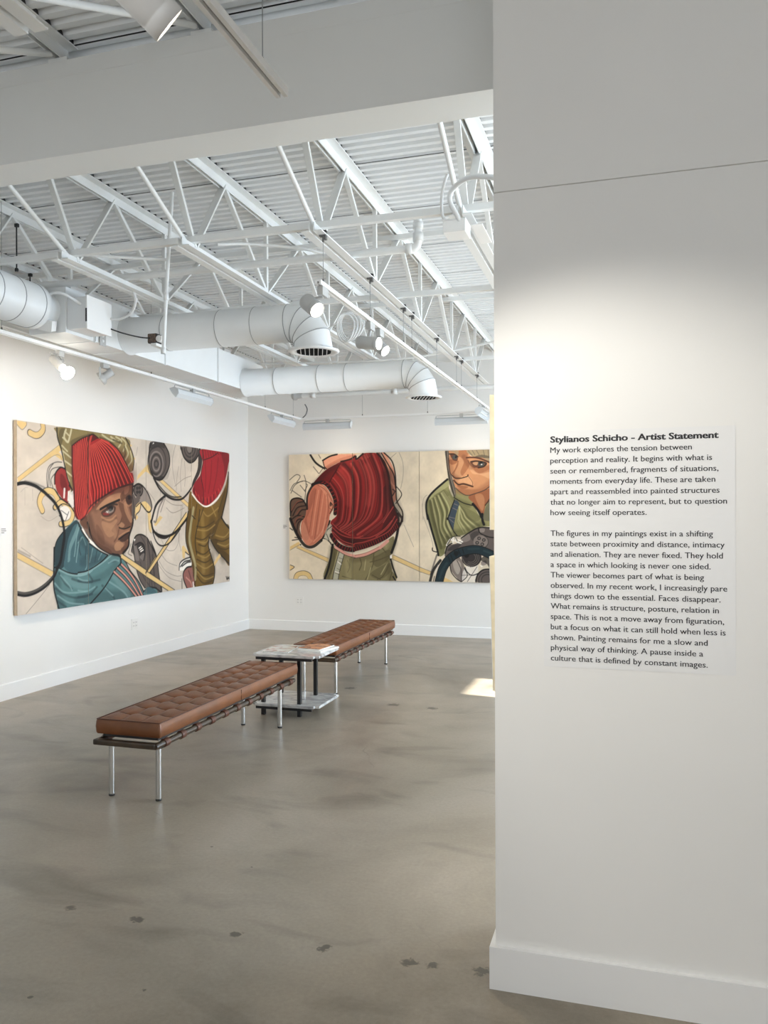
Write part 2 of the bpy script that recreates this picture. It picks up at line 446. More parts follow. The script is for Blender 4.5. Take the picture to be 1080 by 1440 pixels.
# ------------------------------------------------------------------ ducts and pipes
def V0(*a): return Vector(a)
DX0, DX1, DZ0, DZ1, DY0, DY1 = -4.0, -3.70, 2.816, 3.128, 4.72, 7.84
t = thing('air_duct', 'long white square air duct along the left wall with a round inlet', 'duct', (-3.85, DY0, DZ0))
b = Rel(); b.box(DX0, DX1, DY0, DY1, DZ0, DZ1); b.put('trunk', 'duct', t)
b = Rel()
for y in (5.02, 5.43, 5.95, 6.85):
    b.box(DX1, DX1+.004, y, y+.012, DZ0-.002, DZ1); b.box(DX0, DX1, y, y+.012, DZ0-.005, DZ0)
    b.box(DX1-.001, DX1+.012, y+.004, y+.008, DZ0-.012, DZ1)
b.put('joint_flange', 'duct', t)
b = Rel()
for y in (5.02, 5.43): b.box(DX1+.0125, DX1+.0135, y+.003, y+.009, DZ0, DZ1); 
b.put('joint_gap', 'seam', t)
b = Rel(); b.lathe((-3.86, DY0, 2.972), (0, -1, 0), [(0, .118), (.12, .118), (.121, .15), (.16, .154), (.17, .15), (8.1, .15)], 36, cap1=True)
inlet = b.put('inlet_pipe', 'duct', t)
for k in range(7):
    yy = DY0-.17-.19*k if k < 3 else DY0-.55-.3*(k-2); b = Rel(); b.lathe((-3.86, yy, 2.972), (0, -1, 0), [(0, .1502), (.002, .1525), (.006, .1525), (.008, .1502)], 36); b.put('spiral_seam', 'seam', t, inlet)

def branch(Y, zc, x1, R, label, xc, zbot, rim):
    """round branch along x from the trunk, mitred elbow down to a round ceiling diffuser"""
    t = thing('branch_duct', label, 'duct', (DX1, Y, zc), 'round branch ducts with diffusers')
    re = R*1.35                                                     # elbow centre line radius
    xb = xc-re
    b = Rel(); b.lathe((DX1, Y, zc), (1, 0, 0), [(0, R+.012), (.012, R+.012), (.013, R), (xb-DX1, R)], 40); b.put('pipe', 'duct', t)
    # gored elbow
    b = Rel(); n = 40; rings = []
    angs = [0, PI/8, PI/4, 3*PI/8, PI/2]
    for a in angs:
        c = Vector((xb+re*math.sin(a), Y, zc-re+re*math.cos(a)))
        # oblique joint plane: normal along tangent
        u = Vector((math.sin(a), 0, math.cos(a))); v = Vector((0, 1, 0))
        rings.append([c+(u*math.cos(2*PI*k/n)+v*math.sin(2*PI*k/n))*R for k in range(n)])
    for i in range(len(rings)-1):
        vs = rings[i]+rings[i+1]
        b.add(vs, [(k, (k+1) % n, n+(k+1) % n, n+k) for k in range(n)], 0, True)
    e = b.put('elbow', 'duct', t)
    for a in angs[:-1]:
        b = Rel(); c = Vector((xb+re*math.sin(a), Y, zc-re+re*math.cos(a))); u = Vector((math.sin(a), 0, math.cos(a))); v = Vector((0, 1, 0)); d = Vector((math.cos(a), 0, -math.sin(a)))
        b.lathe(c-d*.003, d, [(0, R+.0002), (.001, R+.003), (.005, R+.003), (.006, R+.0002)], n); b.put('seam_bead', 'seam', t, e)
    for xx in (DX1+.35, DX1+.80, DX1+1.08): 
        if xx < xb: b = Rel(); b.lathe((xx, Y, zc), (1, 0, 0), [(0, R+.0002), (.001, R+.002), (.004, R+.002), (.005, R+.0002)], n); b.put('seam_bead', 'seam', t, e)
    z1 = zc-re
    b = Rel(); b.lathe((xc, Y, z1), (0, 0, -1), [(0, R), (z1-zbot-.02, R)], n); b.put('drop_collar', 'duct', t)
    b = Rel(); b.lathe((xc, Y, zbot+.022), (0, 0, -1), [(0, R*.98), (.006, rim), (.014, rim), (.022, rim*.93), (.018, rim*.74), (.0, rim*.70)], 48)
    d = b.put('diffuser', 'duct', t)
    b = Rel(); b.lathe((xc, Y, zbot+.075), (0, 0, -1), [(0, 0.0005), (0.001, rim*.69), (.072, rim*.69)], 40); b.put('throat', 'dark', t, d)  # lining coloured dark for the shade deep inside the diffuser
    b = Rel(); m = 9; vd = V0(-.37, .93, 0); vn = V0(.93, .37, 0)
    for k in range(m):
        q = (k-(m-1)/2)/((m-1)/2)*rim*.68; hl = math.sqrt(max(.0004, (rim*.72)**2-q*q))
        cc = V0(xc, Y, zbot+.007)+vn*q; b.bar(cc-vd*hl, cc+vd*hl, .004, .010)
    b.put('vane', 'duct', t, d)
branch(5.45, 2.944, 0, .135, 'nearer round white branch duct ending in an elbow and slotted diffuser', -2.175, 2.722, .182)
branch(7.44, 2.894, 0, .131, 'farther round white branch duct with gored elbow in front of the back wall', -1.87, 2.655, .172)

t = thing('control_box', 'white steel control box on the near end of the square duct', 'box', (DX1, 4.74, 2.83))
b = Rel(); b.bbox(DX1, DX1+.155, 4.735, 4.99, 2.838, 3.055, .004); b.put('enclosure', 'duct', t)
b = Rel(); b.bbox(DX1+.155, DX1+.167, 4.725, 5.0, 2.83, 3.062, .003); b.put('cover', 'lampw', t)
b = Rel(); b.box(DX1+.1552, DX1+.1668, 4.722, 4.7252, 2.88, 2.97); b.put('latch_slot', 'dark', t)
t = thing('junction_box', 'small tilted white junction box beneath the arched conduit on the duct end', 'box', (-3.80, 4.66, 2.86))
b = Rel(); b.bbox(-.05, .05, -.03, .03, -.035, .035, .003); o = b.build('enclosure', 'lampw', t); o.rotation_euler = (.3, .25, .2)
b = Rel(); b.bbox(-.053, .053, -.036, -.03, -.038, .038, .002); o = b.build('cover', 'lampw', t); o.rotation_euler = (.3, .25, .2)
b = Rel(); b.sweep(spline([(-3.83, 4.66, 2.90), (-3.82, 4.64, 2.98), (-3.76, 4.62, 3.05), (-3.66, 4.63, 3.055), (-3.60, 4.72, 3.01), (-3.59, 4.735, 3.0)]), .011); b.put('flexible_conduit', 'cable', t)
b = MB(); b.sweep(spline([(-3.536, 4.99, 2.955), (-3.46, 4.99, 2.95), (-3.36, 4.98, 2.985), (-3.31, 4.96, 3.06), (-3.318, 4.94, 3.13)]), .009)
tag(b.build('conduit', 'cable', origin=(-3.53, 4.99, 2.95)), 'thin white conduit looping from the control box up to the joist', 'conduit')
b = MB(); b.sweep(spline([(-3.533, 4.99, 2.885), (-3.47, 5.04, 2.862), (-3.40, 5.14, 2.85), (-3.34, 5.20, 2.85)]), .005)
tag(b.build('cord', 'black', origin=(-3.53, 4.99, 2.885)), 'short black cord from the control box to the damper relay', 'cord')
t = thing('damper_actuator', 'small dark uncovered relay at the start of the nearer round duct', 'relay', (-3.33, 5.27, 2.85))
b = Rel(); b.bbox(-3.37, -3.30, 5.20, 5.27, 2.815, 2.885, .004); b.put('base', 'black', t)
b = Rel(); b.bbox(-3.365, -3.305, 5.19, 5.20, 2.82, 2.88, .002); b.put('circuit_board', 'copper', t)
b = Rel(); b.lathe((-3.28, 5.25, 2.845), (0, -1, 0), [(0, .024), (.05, .024)], 16, cap0=True, cap1=True); b.put('dial', 'lampw', t)
b = Rel(); b.box(-3.345, -3.30, 5.2, 5.33, 2.795, 2.815); b.put('bracket', 'steel', t)
# perforated hanger strap round the duct
t = thing('hanger_strap', 'grey perforated strap standing against the square duct beside the control box', 'strap', (DX1+.02, 5.10, 2.83))
b = Rel(); b.box(DX1+.005, DX1+.012, 5.08, 5.15, 2.80, 3.10); b.put('strip', 'lamp', t)
for k in range(7): b.lathe((DX1+.012, 5.115, 2.835+.038*k), (1, 0, 0), [(0, .012), (.004, .010)], 12, cap1=True)
b.put('bolt_head', 'duct', t)

def pipe(name, pts, r, label, cat='pipe', m='steel', fit=(), group=None):
    t = thing(name, label, cat, pts[0], group)
    b = Rel(); b.sweep(pts, r, 14); b.put('tube', m, t)
    for (p, d, L) in fit:
        q = Vector(p); d = Vector(d)
        b = Rel(); b.lathe(q-d*L/2, d, [(0, r), (.001, r*1.35), (L-.001, r*1.35), (L, r)], 14); b.put('coupling', m, t)
    return t
bend = arc((-1.285, 4.83, 3.225), .04, -PI/2, 0, 6, (1, 0, 0), (0, 0, 1))
pipe('sprinkler_pipe', [(XL, 4.83, 3.185)]+bend+[(-1.245, 4.83, 3.36)], .024, 'white sprinkler pipe with an upturned elbow, lying across the joists', 'pipe',
     fit=[((-1.245, 4.83, 3.25), (0, 0, 1), .05), ((-1.30, 4.83, 3.185), (1, 0, 0), .04), ((-1.245, 4.83, 3.32), (0, 0, 1), .04)])
pipe('sprinkler_pipe', [(-3.75, 9.0, 2.985), (1.2, 9.0, 2.985)], .026, 'white sprinkler pipe behind the farther round duct, along the back wall', 'pipe', fit=[((-3.6, 9, 2.985), (1, 0, 0), .06), ((-2.6, 9, 2.985), (1, 0, 0), .06)])
pipe('conduit', spline([(-4.2, 7.76, 3.16), (-2.4, 7.76, 3.10), (-1.6, 7.72, 3.15), (-.9, 7.6, 3.24)], 6), .010, 'thin sagging white conduit across the joists near the back wall', 'conduit')
t = pipe('drop_pipe', [(-2.80, 4.60, 3.62), (-2.84, 4.60, 3.06), (-2.868, 4.60, 2.60)], .012, 'thin white vertical pipe hanging in front of the nearer round duct', 'pipe', fit=[((-2.867, 4.60, 2.615), (0, 0, 1), .04), ((-2.846, 4.6, 2.96), (0, 0, 1), .05)])
pipe('conduit', [(-2.84, 4.62, 3.20), (-3.10, 4.45, 3.19), (-3.28, 4.30, 3.18)], .010, 'thin white conduit running from the drop pipe to the third joist', 'conduit')
pipe('conduit', spline([(-2.40, 4.45, 3.20), (-2.25, 4.6, 3.235), (-2.0, 4.8, 3.245), (-1.9, 4.95, 3.25)]), .009, 'short bent white conduit beside the joist above the nearer duct elbow', 'conduit')

# conduits at the joist beside the text wall
t = thing('junction_box', 'white junction box under the joist end beside the text wall', 'box', (-.86, 4.12, 3.03))
b = Rel(); b.bbox(-.915, -.80, 4.05, 4.19, 2.985, 3.045, .003); b.put('enclosure', 'lampw', t)
b = Rel(); b.box(-.917, -.798, 4.048, 4.192, 3.045, 3.05); b.put('cover', 'steel', t)
b = Rel(); b.box(-.80, -.74, 4.20, 4.50, 3.06, 3.066); b.put('side_plate', 'lampw', t)
b = MB(); b.sweep(spline([(-.36, 3.55, 3.00), (-.50, 3.62, 3.035), (-.72, 3.85, 3.165), (-.84, 4.0, 3.19), (-.875, 4.03, 3.14), (-.84, 4.05, 3.06), (-.83, 4.06, 3.04)]), .013)
tag(b.build('conduit', 'cable', origin=(-.36, 3.55, 3.0)), 'thick white flexible conduit curving from the text wall edge to the junction box', 'conduit')
b = MB(); b.sweep(spline([(-.875, 3.98, 3.25), (-.91, 4.02, 3.18), (-.92, 4.06, 3.08), (-.895, 4.10, 3.05)]), .008)
tag(b.build('conduit', 'cable', origin=(-.875, 3.98, 3.25)), 'thin white conduit dropping along the joist end into the junction box', 'conduit')

b = MB()
for k in range(4):
    c = Vector((-2.13+.012*k, 6.0+.02*k, 3.015)); a = .075+.008*k
    b.sweep([c+Vector((a*math.cos(w)*.95, .02*math.sin(2*w), .11*math.sin(w)+.01*k)) for w in [2*PI*i/30 for i in range(30)]], .006, 8, closed=True)
b.sweep(spline([(-2.19, 6.0, 3.07), (-2.26, 5.98, 3.02), (-2.34, 5.96, 2.99)]), .006, 8)
tag(b.build('cable_coil', 'cable', origin=(-2.13, 6.0, 3.1)), 'coil of white cable hanging under the joists right of the nearer duct elbow', 'cable')

# small hardware up at the left
def hanger(x, y, z0, z1, label):
    t = thing('hanger_rod', label, 'rod', (x, y, z1), 'dark hanger rods at upper left')
    b = Rel(); b.sweep([(x, y, z0), (x, y, z1)], .005, 8); b.put('rod', 'black', t)
    b = Rel(); b.bbox(x-.012, x+.016, y-.010, y+.010, z1-.012, z1+.012, .002); b.put('beam_clamp', 'black', t)
    b = Rel(); b.lathe((x, y, z0+.02), (0, 0, -1), [(0, .011), (.012, .014), (.024, .011)], 12, cap0=True, cap1=True); b.put('nut', 'black', t)
hanger(-4.13, 4.75, 3.28, 3.60, 'dark hanger rod below the second joist, upper left')
hanger(-4.44, 5.25, 3.16, 3.42, 'dark hanger rod behind the round inlet duct, lower than its neighbour')
# ------------------------------------------------------------------ track lighting
def rail(b, p0, p1, w=.036, h=.024):
    """U shaped track, slot downwards; p0,p1 = centre line of its top"""
    p0, p1 = Vector(p0), Vector(p1); t = (p1-p0).normalized(); u = Vector((0, 0, 1)).cross(t).normalized(); v = Vector((0, 0, 1)); s = .0055
    sec = [(-w/2, 0), (-w/2, -h), (-s, -h), (-s, -h*.35), (s, -h*.35), (s, -h), (w/2, -h), (w/2, 0)]
    vs = [p0+u*a+v*c for a, c in sec]+[p1+u*a+v*c for a, c in sec]; n = 8
    b.add(vs, [(i, (i+1) % n, n+(i+1) % n, n+i) for i in range(n)]+[(0, 1, 2, 3), (0, 3, 4, 7), (4, 5, 6, 7), (8, 11, 10, 9), (8, 15, 12, 11), (12, 15, 14, 13)])
def track(label, segs, wires, group='ceiling light tracks'):
    t = thing('light_track', label, 'light track', segs[0][0], group)
    for p0, p1 in segs:
        b = Rel(); rail(b, p0, p1); r = b.put('rail', 'lampw', t)
        b = Rel(); q0, q1 = Vector(p0), Vector(p1); d = Vector((0, 0, -.0105)); b.bar(q0+d, q1+d, .0105, .002); b.put('conductor_slot', 'slotgrey', t, r)
    for x, y, z0, z1, cl in wires:
        b = Rel(); b.sweep([(x, y, z0), (x, y, z1)], .0018, 6); w = b.put('suspension_wire', 'wire', t)
        b = Rel(); b.lathe((x, y, z0-.002), (0, 0, 1), [(0, .007), (.012, .007), (.024, .003)], 10, cap0=True); b.put('wire_grip', 'clamp', t, w)
        if cl:
            b = Rel(); b.box(x-.02, x+.012, y-.012, y+.012, z1-.004, z1+.006); b.box(x+.006, x+.020, y-.012, y+.012, z1-.022, z1+.028); b.box(x-.012, x+.02, y-.012, y+.012, z1+.018, z1+.028)
            b.lathe((x, y, z1-.004), (0, 0, -1), [(0, .006), (.03, .006)], 8, cap1=True)
            b.put('beam_clamp', 'clamp', t, w)
TL, TB, TG, TZ = -4.08, 9.75, -1.645, 2.818
track('white light track hanging along the left wall and turning along the back wall', [((TL, 3.2, TZ), (TL, TB-.018, TZ)), ((TL-.018, TB, TZ), (TG-.02, TB, TZ))],
      [(TL, 4.55, TZ, 3.69, 0), (TL, 6.35, TZ, 3.69, 0), (TL, 8.70, TZ, 3.69, 0), (TL, 9.52, TZ, 3.69, 0), (-3.24, TB, TZ, 3.69, 0), (-2.40, TB, TZ, 3.69, 0)])
GZ = 2.848
track('long white light track hanging on wires through the middle of the gallery', [((TG, 4.185, GZ), (TG, 9.715, GZ))],
      [(TG+.006, y, GZ, ZB-.004, 1) for y in (4.25, 5.10, 5.91, 6.155, 7.0, 7.84, 8.08, 8.94)])
track('near white light track running out of the picture top left of the text wall', [((-.957, .2, 2.775), (-.957, 2.16, 2.775))], [(-.957, 2.03, 2.775, 3.69, 0), (-.957, .7, 2.775, 3.69, 0)])
b = MB(); b.sweep(spline([(-4.02, TB+.01, 2.995), (-3.985, TB, 2.93), (-4.0, TB-.01, 2.86), (-4.045, TB-.01, TZ)]), .007, 8)
tag(b.build('feed_cable', 'clamp', origin=(-4.02, TB, 2.99)), 'short dark feed cable curving down to the corner of the track', 'cable')
t = thing('pipe_valve', 'small grey pipe fitting below the end of the square duct', 'valve', (-3.84, 9.0, 2.985))
b = Rel(); b.lathe((-3.80, 9.0, 2.985), (-1, 0, 0), [(-.06, .03), (0, .034), (.02, .05), (.05, .05), (.07, .03)], 16, cap0=True, cap1=True); b.put('body', 'lamp', t)
b = Rel(); b.lathe((-3.84, 9.0, 3.01), (0, 0, 1), [(0, .02), (.04, .02), (.041, .035), (.05, .035)], 12, cap1=True); b.put('cap', 'clamp', t)

def V(*a): return Vector(a)
def cyl_spot(label, tr, lens, d, R, L, group='cylinder track spotlights', m='lampw'):
    """cylinder head: tr = point on the track, lens = centre of the lit face, d = aim"""
    lens, d = V(*lens), V(*d).normalized(); t = thing('track_spotlight', label, 'spotlight', tr, group)
    x, y, z = tr
    b = Rel(); b.bbox(x-.017, x+.017, y-.045, y+.045, z-.050, z-.001, .003); b.put('track_adapter', m, t)
    mid = lens-d*L*.5
    b = Rel(); b.sweep([(x, y, z-.05), (mid.x, mid.y, max(mid.z+R*.6, z-.12))], .011, 10); b.bar((mid.x, mid.y, max(mid.z+R*.6, z-.12)+.015), tuple(mid), .022, .012); b.put('stem', m, t)
    b = Rel(); b.lathe(lens-d*L, d, [(0, 0.001), (.001, R*.82), (.008, R*.96), (.016, R), (L-.034, R), (L-.032, R*.97), (L-.029, R), (L, R), (L, R*.93), (L-.012, R*.90)], 36); b.put('housing', m, t)
    b = Rel(); b.lathe(lens-d*.010, d, [(0, R*.9), (.003, R*.6), (.004, .0005)], 30); b.put('lens', 'bulb', t)
    return t
cyl_spot('large white cylinder spotlight on the near track, aimed at the wall text', (-.957, 1.44, 2.751), (-.918, 1.50, 2.572), (1.0, 1.19, -1.07), .042, .165)
cyl_spot('glaring white spotlight at the near end of the long gallery track', (TG, 4.26, GZ-.024), (-1.668, 4.235, 2.693), (.72, -.36, -.60), .046, .125, m='lamp')
cyl_spot('white spotlight aimed right on the gallery track, left one of the close pair', (TG, 5.12, GZ-.024), (-1.578, 5.10, 2.678), (.95, -.22, -.16), .042, .165, m='lamp')
cyl_spot('white spotlight aimed down, hidden half behind its neighbour on the gallery track', (TG, 5.33, GZ-.024), (-1.600, 5.32, 2.672), (.70, -.25, -.52), .040, .12, m='lamp')

def bulb_spot(label, tr, base, d):
    base, d = V(*base), V(*d).normalized(); t = thing('track_spotlight', label, 'spotlight', tr)
    x, y, z = tr
    b = Rel(); b.bbox(x-.017, x+.017, y-.03, y+.03, z-.045, z-.001, .003); b.put('track_adapter', 'lamp', t)
    b = Rel(); p = base+d*.07; b.sweep([(x, y, z-.045), (x+.012, y+.02, z-.075), (p.x, p.y, p.z+.02)], .009, 8); b.put('stem', 'lamp', t)
    b = Rel(); b.sweep(spline([(x, y-.02, z-.03), (x, y-.07, z-.035), (base.x, base.y-.015, base.z+.04), tuple(base)]), .003, 6); b.put('lead', 'lamp', t)
    b = Rel(); b.lathe(base, d, [(-.004, .001), (0, .028), (.01, .032), (.125, .032), (.128, .026), (.10, .024)], 28); b.put('socket', 'lamp', t)
    b = Rel(); q = base+d*.12; b.lathe(q, d, [(0, .016), (.02, .018), (.045, .034), (.066, .050), (.080, .053), (.090, .045), (.097, .025), (.099, .001)], 32); b.put('bulb', 'bulb', t)
bulb_spot('lit reflector bulb in a grey holder on the left track, above the painting', (TL, 5.14, TZ-.024), (TL-.01, 5.065, 2.725), (.75, -.10, -.60))
t = thing('track_spotlight', 'unlit small grey gimbal spotlight on the left track beside the lit bulb', 'spotlight', (TL, 5.68, TZ-.024))
b = Rel(); b.bbox(TL-.017, TL+.017, 5.64, 5.72, TZ-.065, TZ-.025, .003); b.put('track_adapter', 'lamp', t)
b = Rel(); b.bar((TL-.01, 5.63, TZ-.06), (TL-.01, 5.63, 2.66), .02, .005, up=(1, 0, 0)); b.bar((TL-.01, 5.73, TZ-.06), (TL-.01, 5.73, 2.68), .02, .005, up=(1, 0, 0)); b.put('yoke', 'lamp', t)
d = V(-.75, -.35, -.55).normalized(); c = V(TL-.02, 5.68, 2.68)
b = Rel(); b.lathe(c, d, [(-.02, .03), (0, .052), (.02, .056), (.022, .048), (.004, .040)], 28); b.put('reflector_ring', 'lamp', t)
b = Rel(); b.lathe(c-d*.02, -d, [(0, .032), (.075, .030), (.077, .001)], 24); b.put('housing', 'lamp', t)

def trough(label, c, along, w, L, zt):
    """linear wall washer; c centre, along = unit vector of its length, w = unit vector towards the wall"""
    c, a, w = V(*c), V(*along), V(*w); t = thing('linear_wall_washer', label, 'lamp', tuple(c), 'linear wall washers on the tracks')
    sec = [(.05, .030), (0, .042), (-.036, .022), (-.044, -.018), (-.016, -.052), (-.009, -.047), (-.033, -.015), (-.027, .014), (.004, .032), (.05, .022)]
    up = V(0, 0, 1)
    b = Rel(); b.prism(sec, [(c-a*L/2, w, up), (c+a*L/2, w, up)], caps=False)
    n = len(sec)
    o = len(b.v)
    b.put('reflector', 'trough', t)
    for s in (-1, 1):
        b = Rel(); q = c+a*(s*L/2); b.prism([(.052, .032), (0, .046), (-.040, .024), (-.048, -.018), (-.016, -.056), (.02, -.02)], [(q-a*.003, w, up), (q+a*.003, w, up)]); b.put('end_plate', 'trough', t)
    b = Rel(); b.sweep([c-a*(L/2-.01)+up*.02, c-a*(L/2-.005)+up*.058, c-a*(L/2-.02)+up*.064, c+a*(L/2-.02)+up*.064, c+a*(L/2-.005)+up*.058, c+a*(L/2-.01)+up*.02], .0045, 8); b.put('bracket', 'lamp', t)
    b = Rel(); x, y, z = c; b.bbox(x-.02, x+.02, y-.02, y+.02, zt-.045, zt-.001, .003); b.sweep([(x, y, zt-.045), (x, y, z+.064), (x, y, z+.036)], .006, 8); b.put('track_adapter', 'lamp', t)
    b = Rel(); b.sweep([c-a*(L/2-.03), c+a*(L/2-.03)], .008, 10); b.put('lamp_tube', 'plastic', t)
WZ = TZ-.024
trough('pale grey linear wall washer on the left track above the big painting', (TL, 7.06, 2.722), (0, 1, 0), (-1, 0, 0), .66, WZ)
trough('pale grey linear wall washer on the left track close to the room corner', (TL, 9.18, 2.722), (0, 1, 0), (-1, 0, 0), .64, WZ)
trough('pale grey linear wall washer on the back track above the red vest painting', (-3.71, TB, 2.712), (1, 0, 0), (0, 1, 0), .64, WZ)
trough('pale grey linear wall washer on the back track at its right end', (-1.98, TB, 2.712), (1, 0, 0), (0, 1, 0), .64, WZ)
trough('pale grey linear wall washer at the far end of the gallery track, turned right', (TG, 9.38, 2.735), (0, 1, 0), (1, 0, 0), .60, GZ-.024)

# ------------------------------------------------------------------ benches
CX = -2.652
def bench(label, y0, L, legs_y, n_strap):
    t = thing('leather_bench', label, 'bench', (CX, y0+L/2, 0), 'tufted leather benches')
    fy0, fy1 = y0-.035, y0+L-.03; zc, r = .312, .0175; hx = .187
    for s in (-1, 1):
        b = Rel(); b.sweep([(CX+s*hx, fy0+.006, zc), (CX+s*hx, fy0+.012, zc), (CX+s*hx, fy1-.012, zc), (CX+s*hx, fy1, zc)], [r*.9, r, r, r*.8], 18); b.put('side_rail', 'wood', t)
    for y in (fy0+.02, fy1-.04):
        b = Rel(); b.bbox(CX-hx-.016, CX+hx+.004, y-.02, y+.02, zc-.0165, zc+.0165, .010); b.put('end_rail', 'wood', t)
    for y in legs_y:
        for x in (-2.785, -2.487):
            b = Rel(); b.lathe((x, y, .012), (0, 0, 1), [(0, .016), (.29, .016)], 24, cap1=True); l = b.put('leg', 'chrome', t)
            b = Rel(); b.lathe((x, y, 0), (0, 0, 1), [(0, .0145), (.002, .0165), (.012, .0165), (.0125, .01)], 20, cap0=True); b.put('foot_cap', 'rubber', t, l)
            b = Rel(); b.bbox(x-.024, x+.024, y-.024, y+.024, .288, .297, .002); b.put('mounting_plate', 'rubber', t, l)
    sp = (L-.10)/(n_strap-1) if n_strap > 1 else 0
    for k in range(n_strap):
        y = y0+.075+(L-.19)*k/(n_strap-1)
        b = Rel(); b.box(CX-hx, CX+hx, y-.022, y+.022, zc+r+.001, zc+r+.006)
        for s in (-1, 1):
            b.lathe((CX+s*hx, y-.023, zc), (0, 1, 0), [(0, r+.001), (0, r+.0048), (.003, r+.0058), (.043, r+.0058), (.046, r+.0048), (.046, r+.001)], 24)
        b.put('strap', 'strap', t)
    b = Rel(); b.box(CX-hx+.02, CX+hx-.005, y0+.012, y0+L-.012, zc+r+.0065, .3525); b.put('gap_shade_fill', 'black', t)  # black slab standing for shadow and dark webbing under the cushion
    # cushion: 3 x 12 tufted panels
    W = .394; nc, nr = 3, 12; x0 = CX-W/2; zt, zb = .428, .352
    g = [0, .022, .07, .16, .30, .5, .70, .84, .93, .978]
    us = [(i+q)/nc for i in range(nc) for q in g]+[1.]; vv = [(j+q)/nr for j in range(nr) for q in g]+[1.]
    def H(u, v):
        du, dv = min(u, 1-u)*W, min(v, 1-v)*L
        fu = min(1, max(0, (du-.006)/.03)); fv = min(1, max(0, (dv-.006)/.03)); fu = fu*fu*(3-2*fu); fv = fv*fv*(3-2*fv)
        cu = u*nc % 1 if u < 1 else 0.; cv = v*nr % 1 if v < 1 else 0.
        a, c = abs(2*cu-1), abs(2*cv-1)
        if u*nc < .5 or u*nc > nc-.5: a = 0
        if v*nr < .5 or v*nr > nr-.5: c = 0
        iu = 1 if (u < .02/nc or u > 1-.02/nc) else 0; iv = 1 if (v < .02/nr or v > 1-.02/nr) else 0
        e = min(u*nc, (1-u)*nc, 1)*.6+.4; f = min(v*nr, (1-v)*nr, 1)*.6+.4
        z = .019*(1-.80*a**4*(e if fv > .99 else fv)-.80*c**4*(fu if fu < .99 else 1))
        z -= .011*(1-min(fu, fv))
        if a > .99 and not iu: z -= .007*fv
        if c > .99 and not iv: z -= .010*fu
        return z
    def wav(u, v):
        # seams pulled in between the tufts
        return .016*math.sin(u*nc*2*PI)*(1-abs(2*v-1)**8)
    vs = []; nu = len(us); nv = len(vv)
    for v in vv:
        for u in us: vs.append((x0+u*W+.008*math.sin(v*nr*2*PI)*(4*u*(1-u)), y0+v*L+wav(u, v), zt+H(u, v)-.004))
    b = Rel(); b.add(vs, [(j*nu+i, j*nu+i+1, (j+1)*nu+i+1, (j+1)*nu+i) for j in range(nv-1) for i in range(nu-1)], 0, True)
    q9 = len(g)
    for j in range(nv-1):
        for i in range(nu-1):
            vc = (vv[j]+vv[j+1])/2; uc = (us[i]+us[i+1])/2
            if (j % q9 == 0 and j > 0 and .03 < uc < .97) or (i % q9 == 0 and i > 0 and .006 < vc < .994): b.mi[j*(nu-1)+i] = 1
    # sides with a slight bulge
    edge = [(0, j) for j in range(nv)]+[(i, nv-1) for i in range(1, nu)]+[(nu-1, j) for j in range(nv-2, -1, -1)]+[(i, 0) for i in range(nu-2, 0, -1)]
    top = [Vector(vs[j*nu+i]) for i, j in edge]; nrm = []
    for i, j in edge:
        q = V(-1 if i == 0 else (1 if i == nu-1 else 0), -1 if j == 0 else (1 if j == nv-1 else 0), 0)
        nrm.append(q.normalized())
    rings = []
    for tt, bulge in ((0, 0), (.12, .005), (.5, .009), (.88, .005), (1, -.002)):
        rings += [V(p.x, p.y, p.z*(1-tt)+zb*tt)+q*bulge for p, q in zip(top, nrm)]
    m = len(edge)
    b.add(rings, [(r_*m+i, r_*m+(i+1) % m, (r_+1)*m+(i+1) % m, (r_+1)*m+i) for r_ in range(4) for i in range(m)], 0, True)
    b.add(rings[-m:], [list(range(m))])
    cu = b.put('cushion', ['leather', 'seam_shade'], t)
    b = Rel(); b.sweep([p+q*.001+V(0, 0, .001) for p, q in zip(top[::3], nrm[::3])], .0035, 6, closed=True); b.put('piping', 'strap', t, cu)
    b = Rel(); ym = y0+L*.505; b.bar((CX+W/2+.0085, ym, zb+.006), (CX+W/2+.0085, ym, zt-.004), .002, .003, up=(1, 0, 0)); b.put('side_seam', 'strap', t, cu)
    return t
bench('brown tufted leather bench nearest the camera, on round chrome legs', 3.89, 1.89, (3.93, 5.54), 11)
bench('brown tufted leather bench farther away, behind the marble table', 6.645, 1.815, (6.724, 8.242), 11)

# ------------------------------------------------------------------ marble side table
TX0, TX1, TY0, TY1 = -2.862, -2.302, 5.825, 6.33
t = thing('marble_side_table', 'black framed side table with two grey marble shelves between the benches', 'table', ((TX0+TX1)/2, (TY0+TY1)/2, 0))
def slab(z0, z1):
    bm = bmesh.new(); bmesh.ops.create_cube(bm, size=1)
    for v in bm.verts: v.co = Vector(((TX0+TX1)/2+v.co.x*(TX1-TX0), (TY0+TY1)/2+v.co.y*(TY1-TY0), (z0+z1)/2+v.co.z*(z1-z0)))
    ve = [e for e in bm.edges if abs(e.verts[0].co.z-e.verts[1].co.z) > .001]
    bmesh.ops.bevel(bm, geom=ve, offset=.035, segments=6, affect='EDGES')
    he = [e for e in bm.edges if abs(e.verts[0].co.z-e.verts[1].co.z) < .001 and len(e.link_faces) == 2 and any(abs(f.normal.z) > .9 for f in e.link_faces)]
    bmesh.ops.bevel(bm, geom=he, offset=.004, segments=2, affect='EDGES')
    b = Rel(); b.bm(bm); return b
slab(.462, .482).put('table_top', 'marble', t); slab(.078, .098).put('lower_shelf', 'marble', t)
for x in (-2.783, -2.478):
    for y in (5.89, 6.23):
        b = Rel(); b.bbox(x-.0145, x+.0145, y-.0145, y+.0145, 0, .461, .0015); b.put('leg', 'black', t)
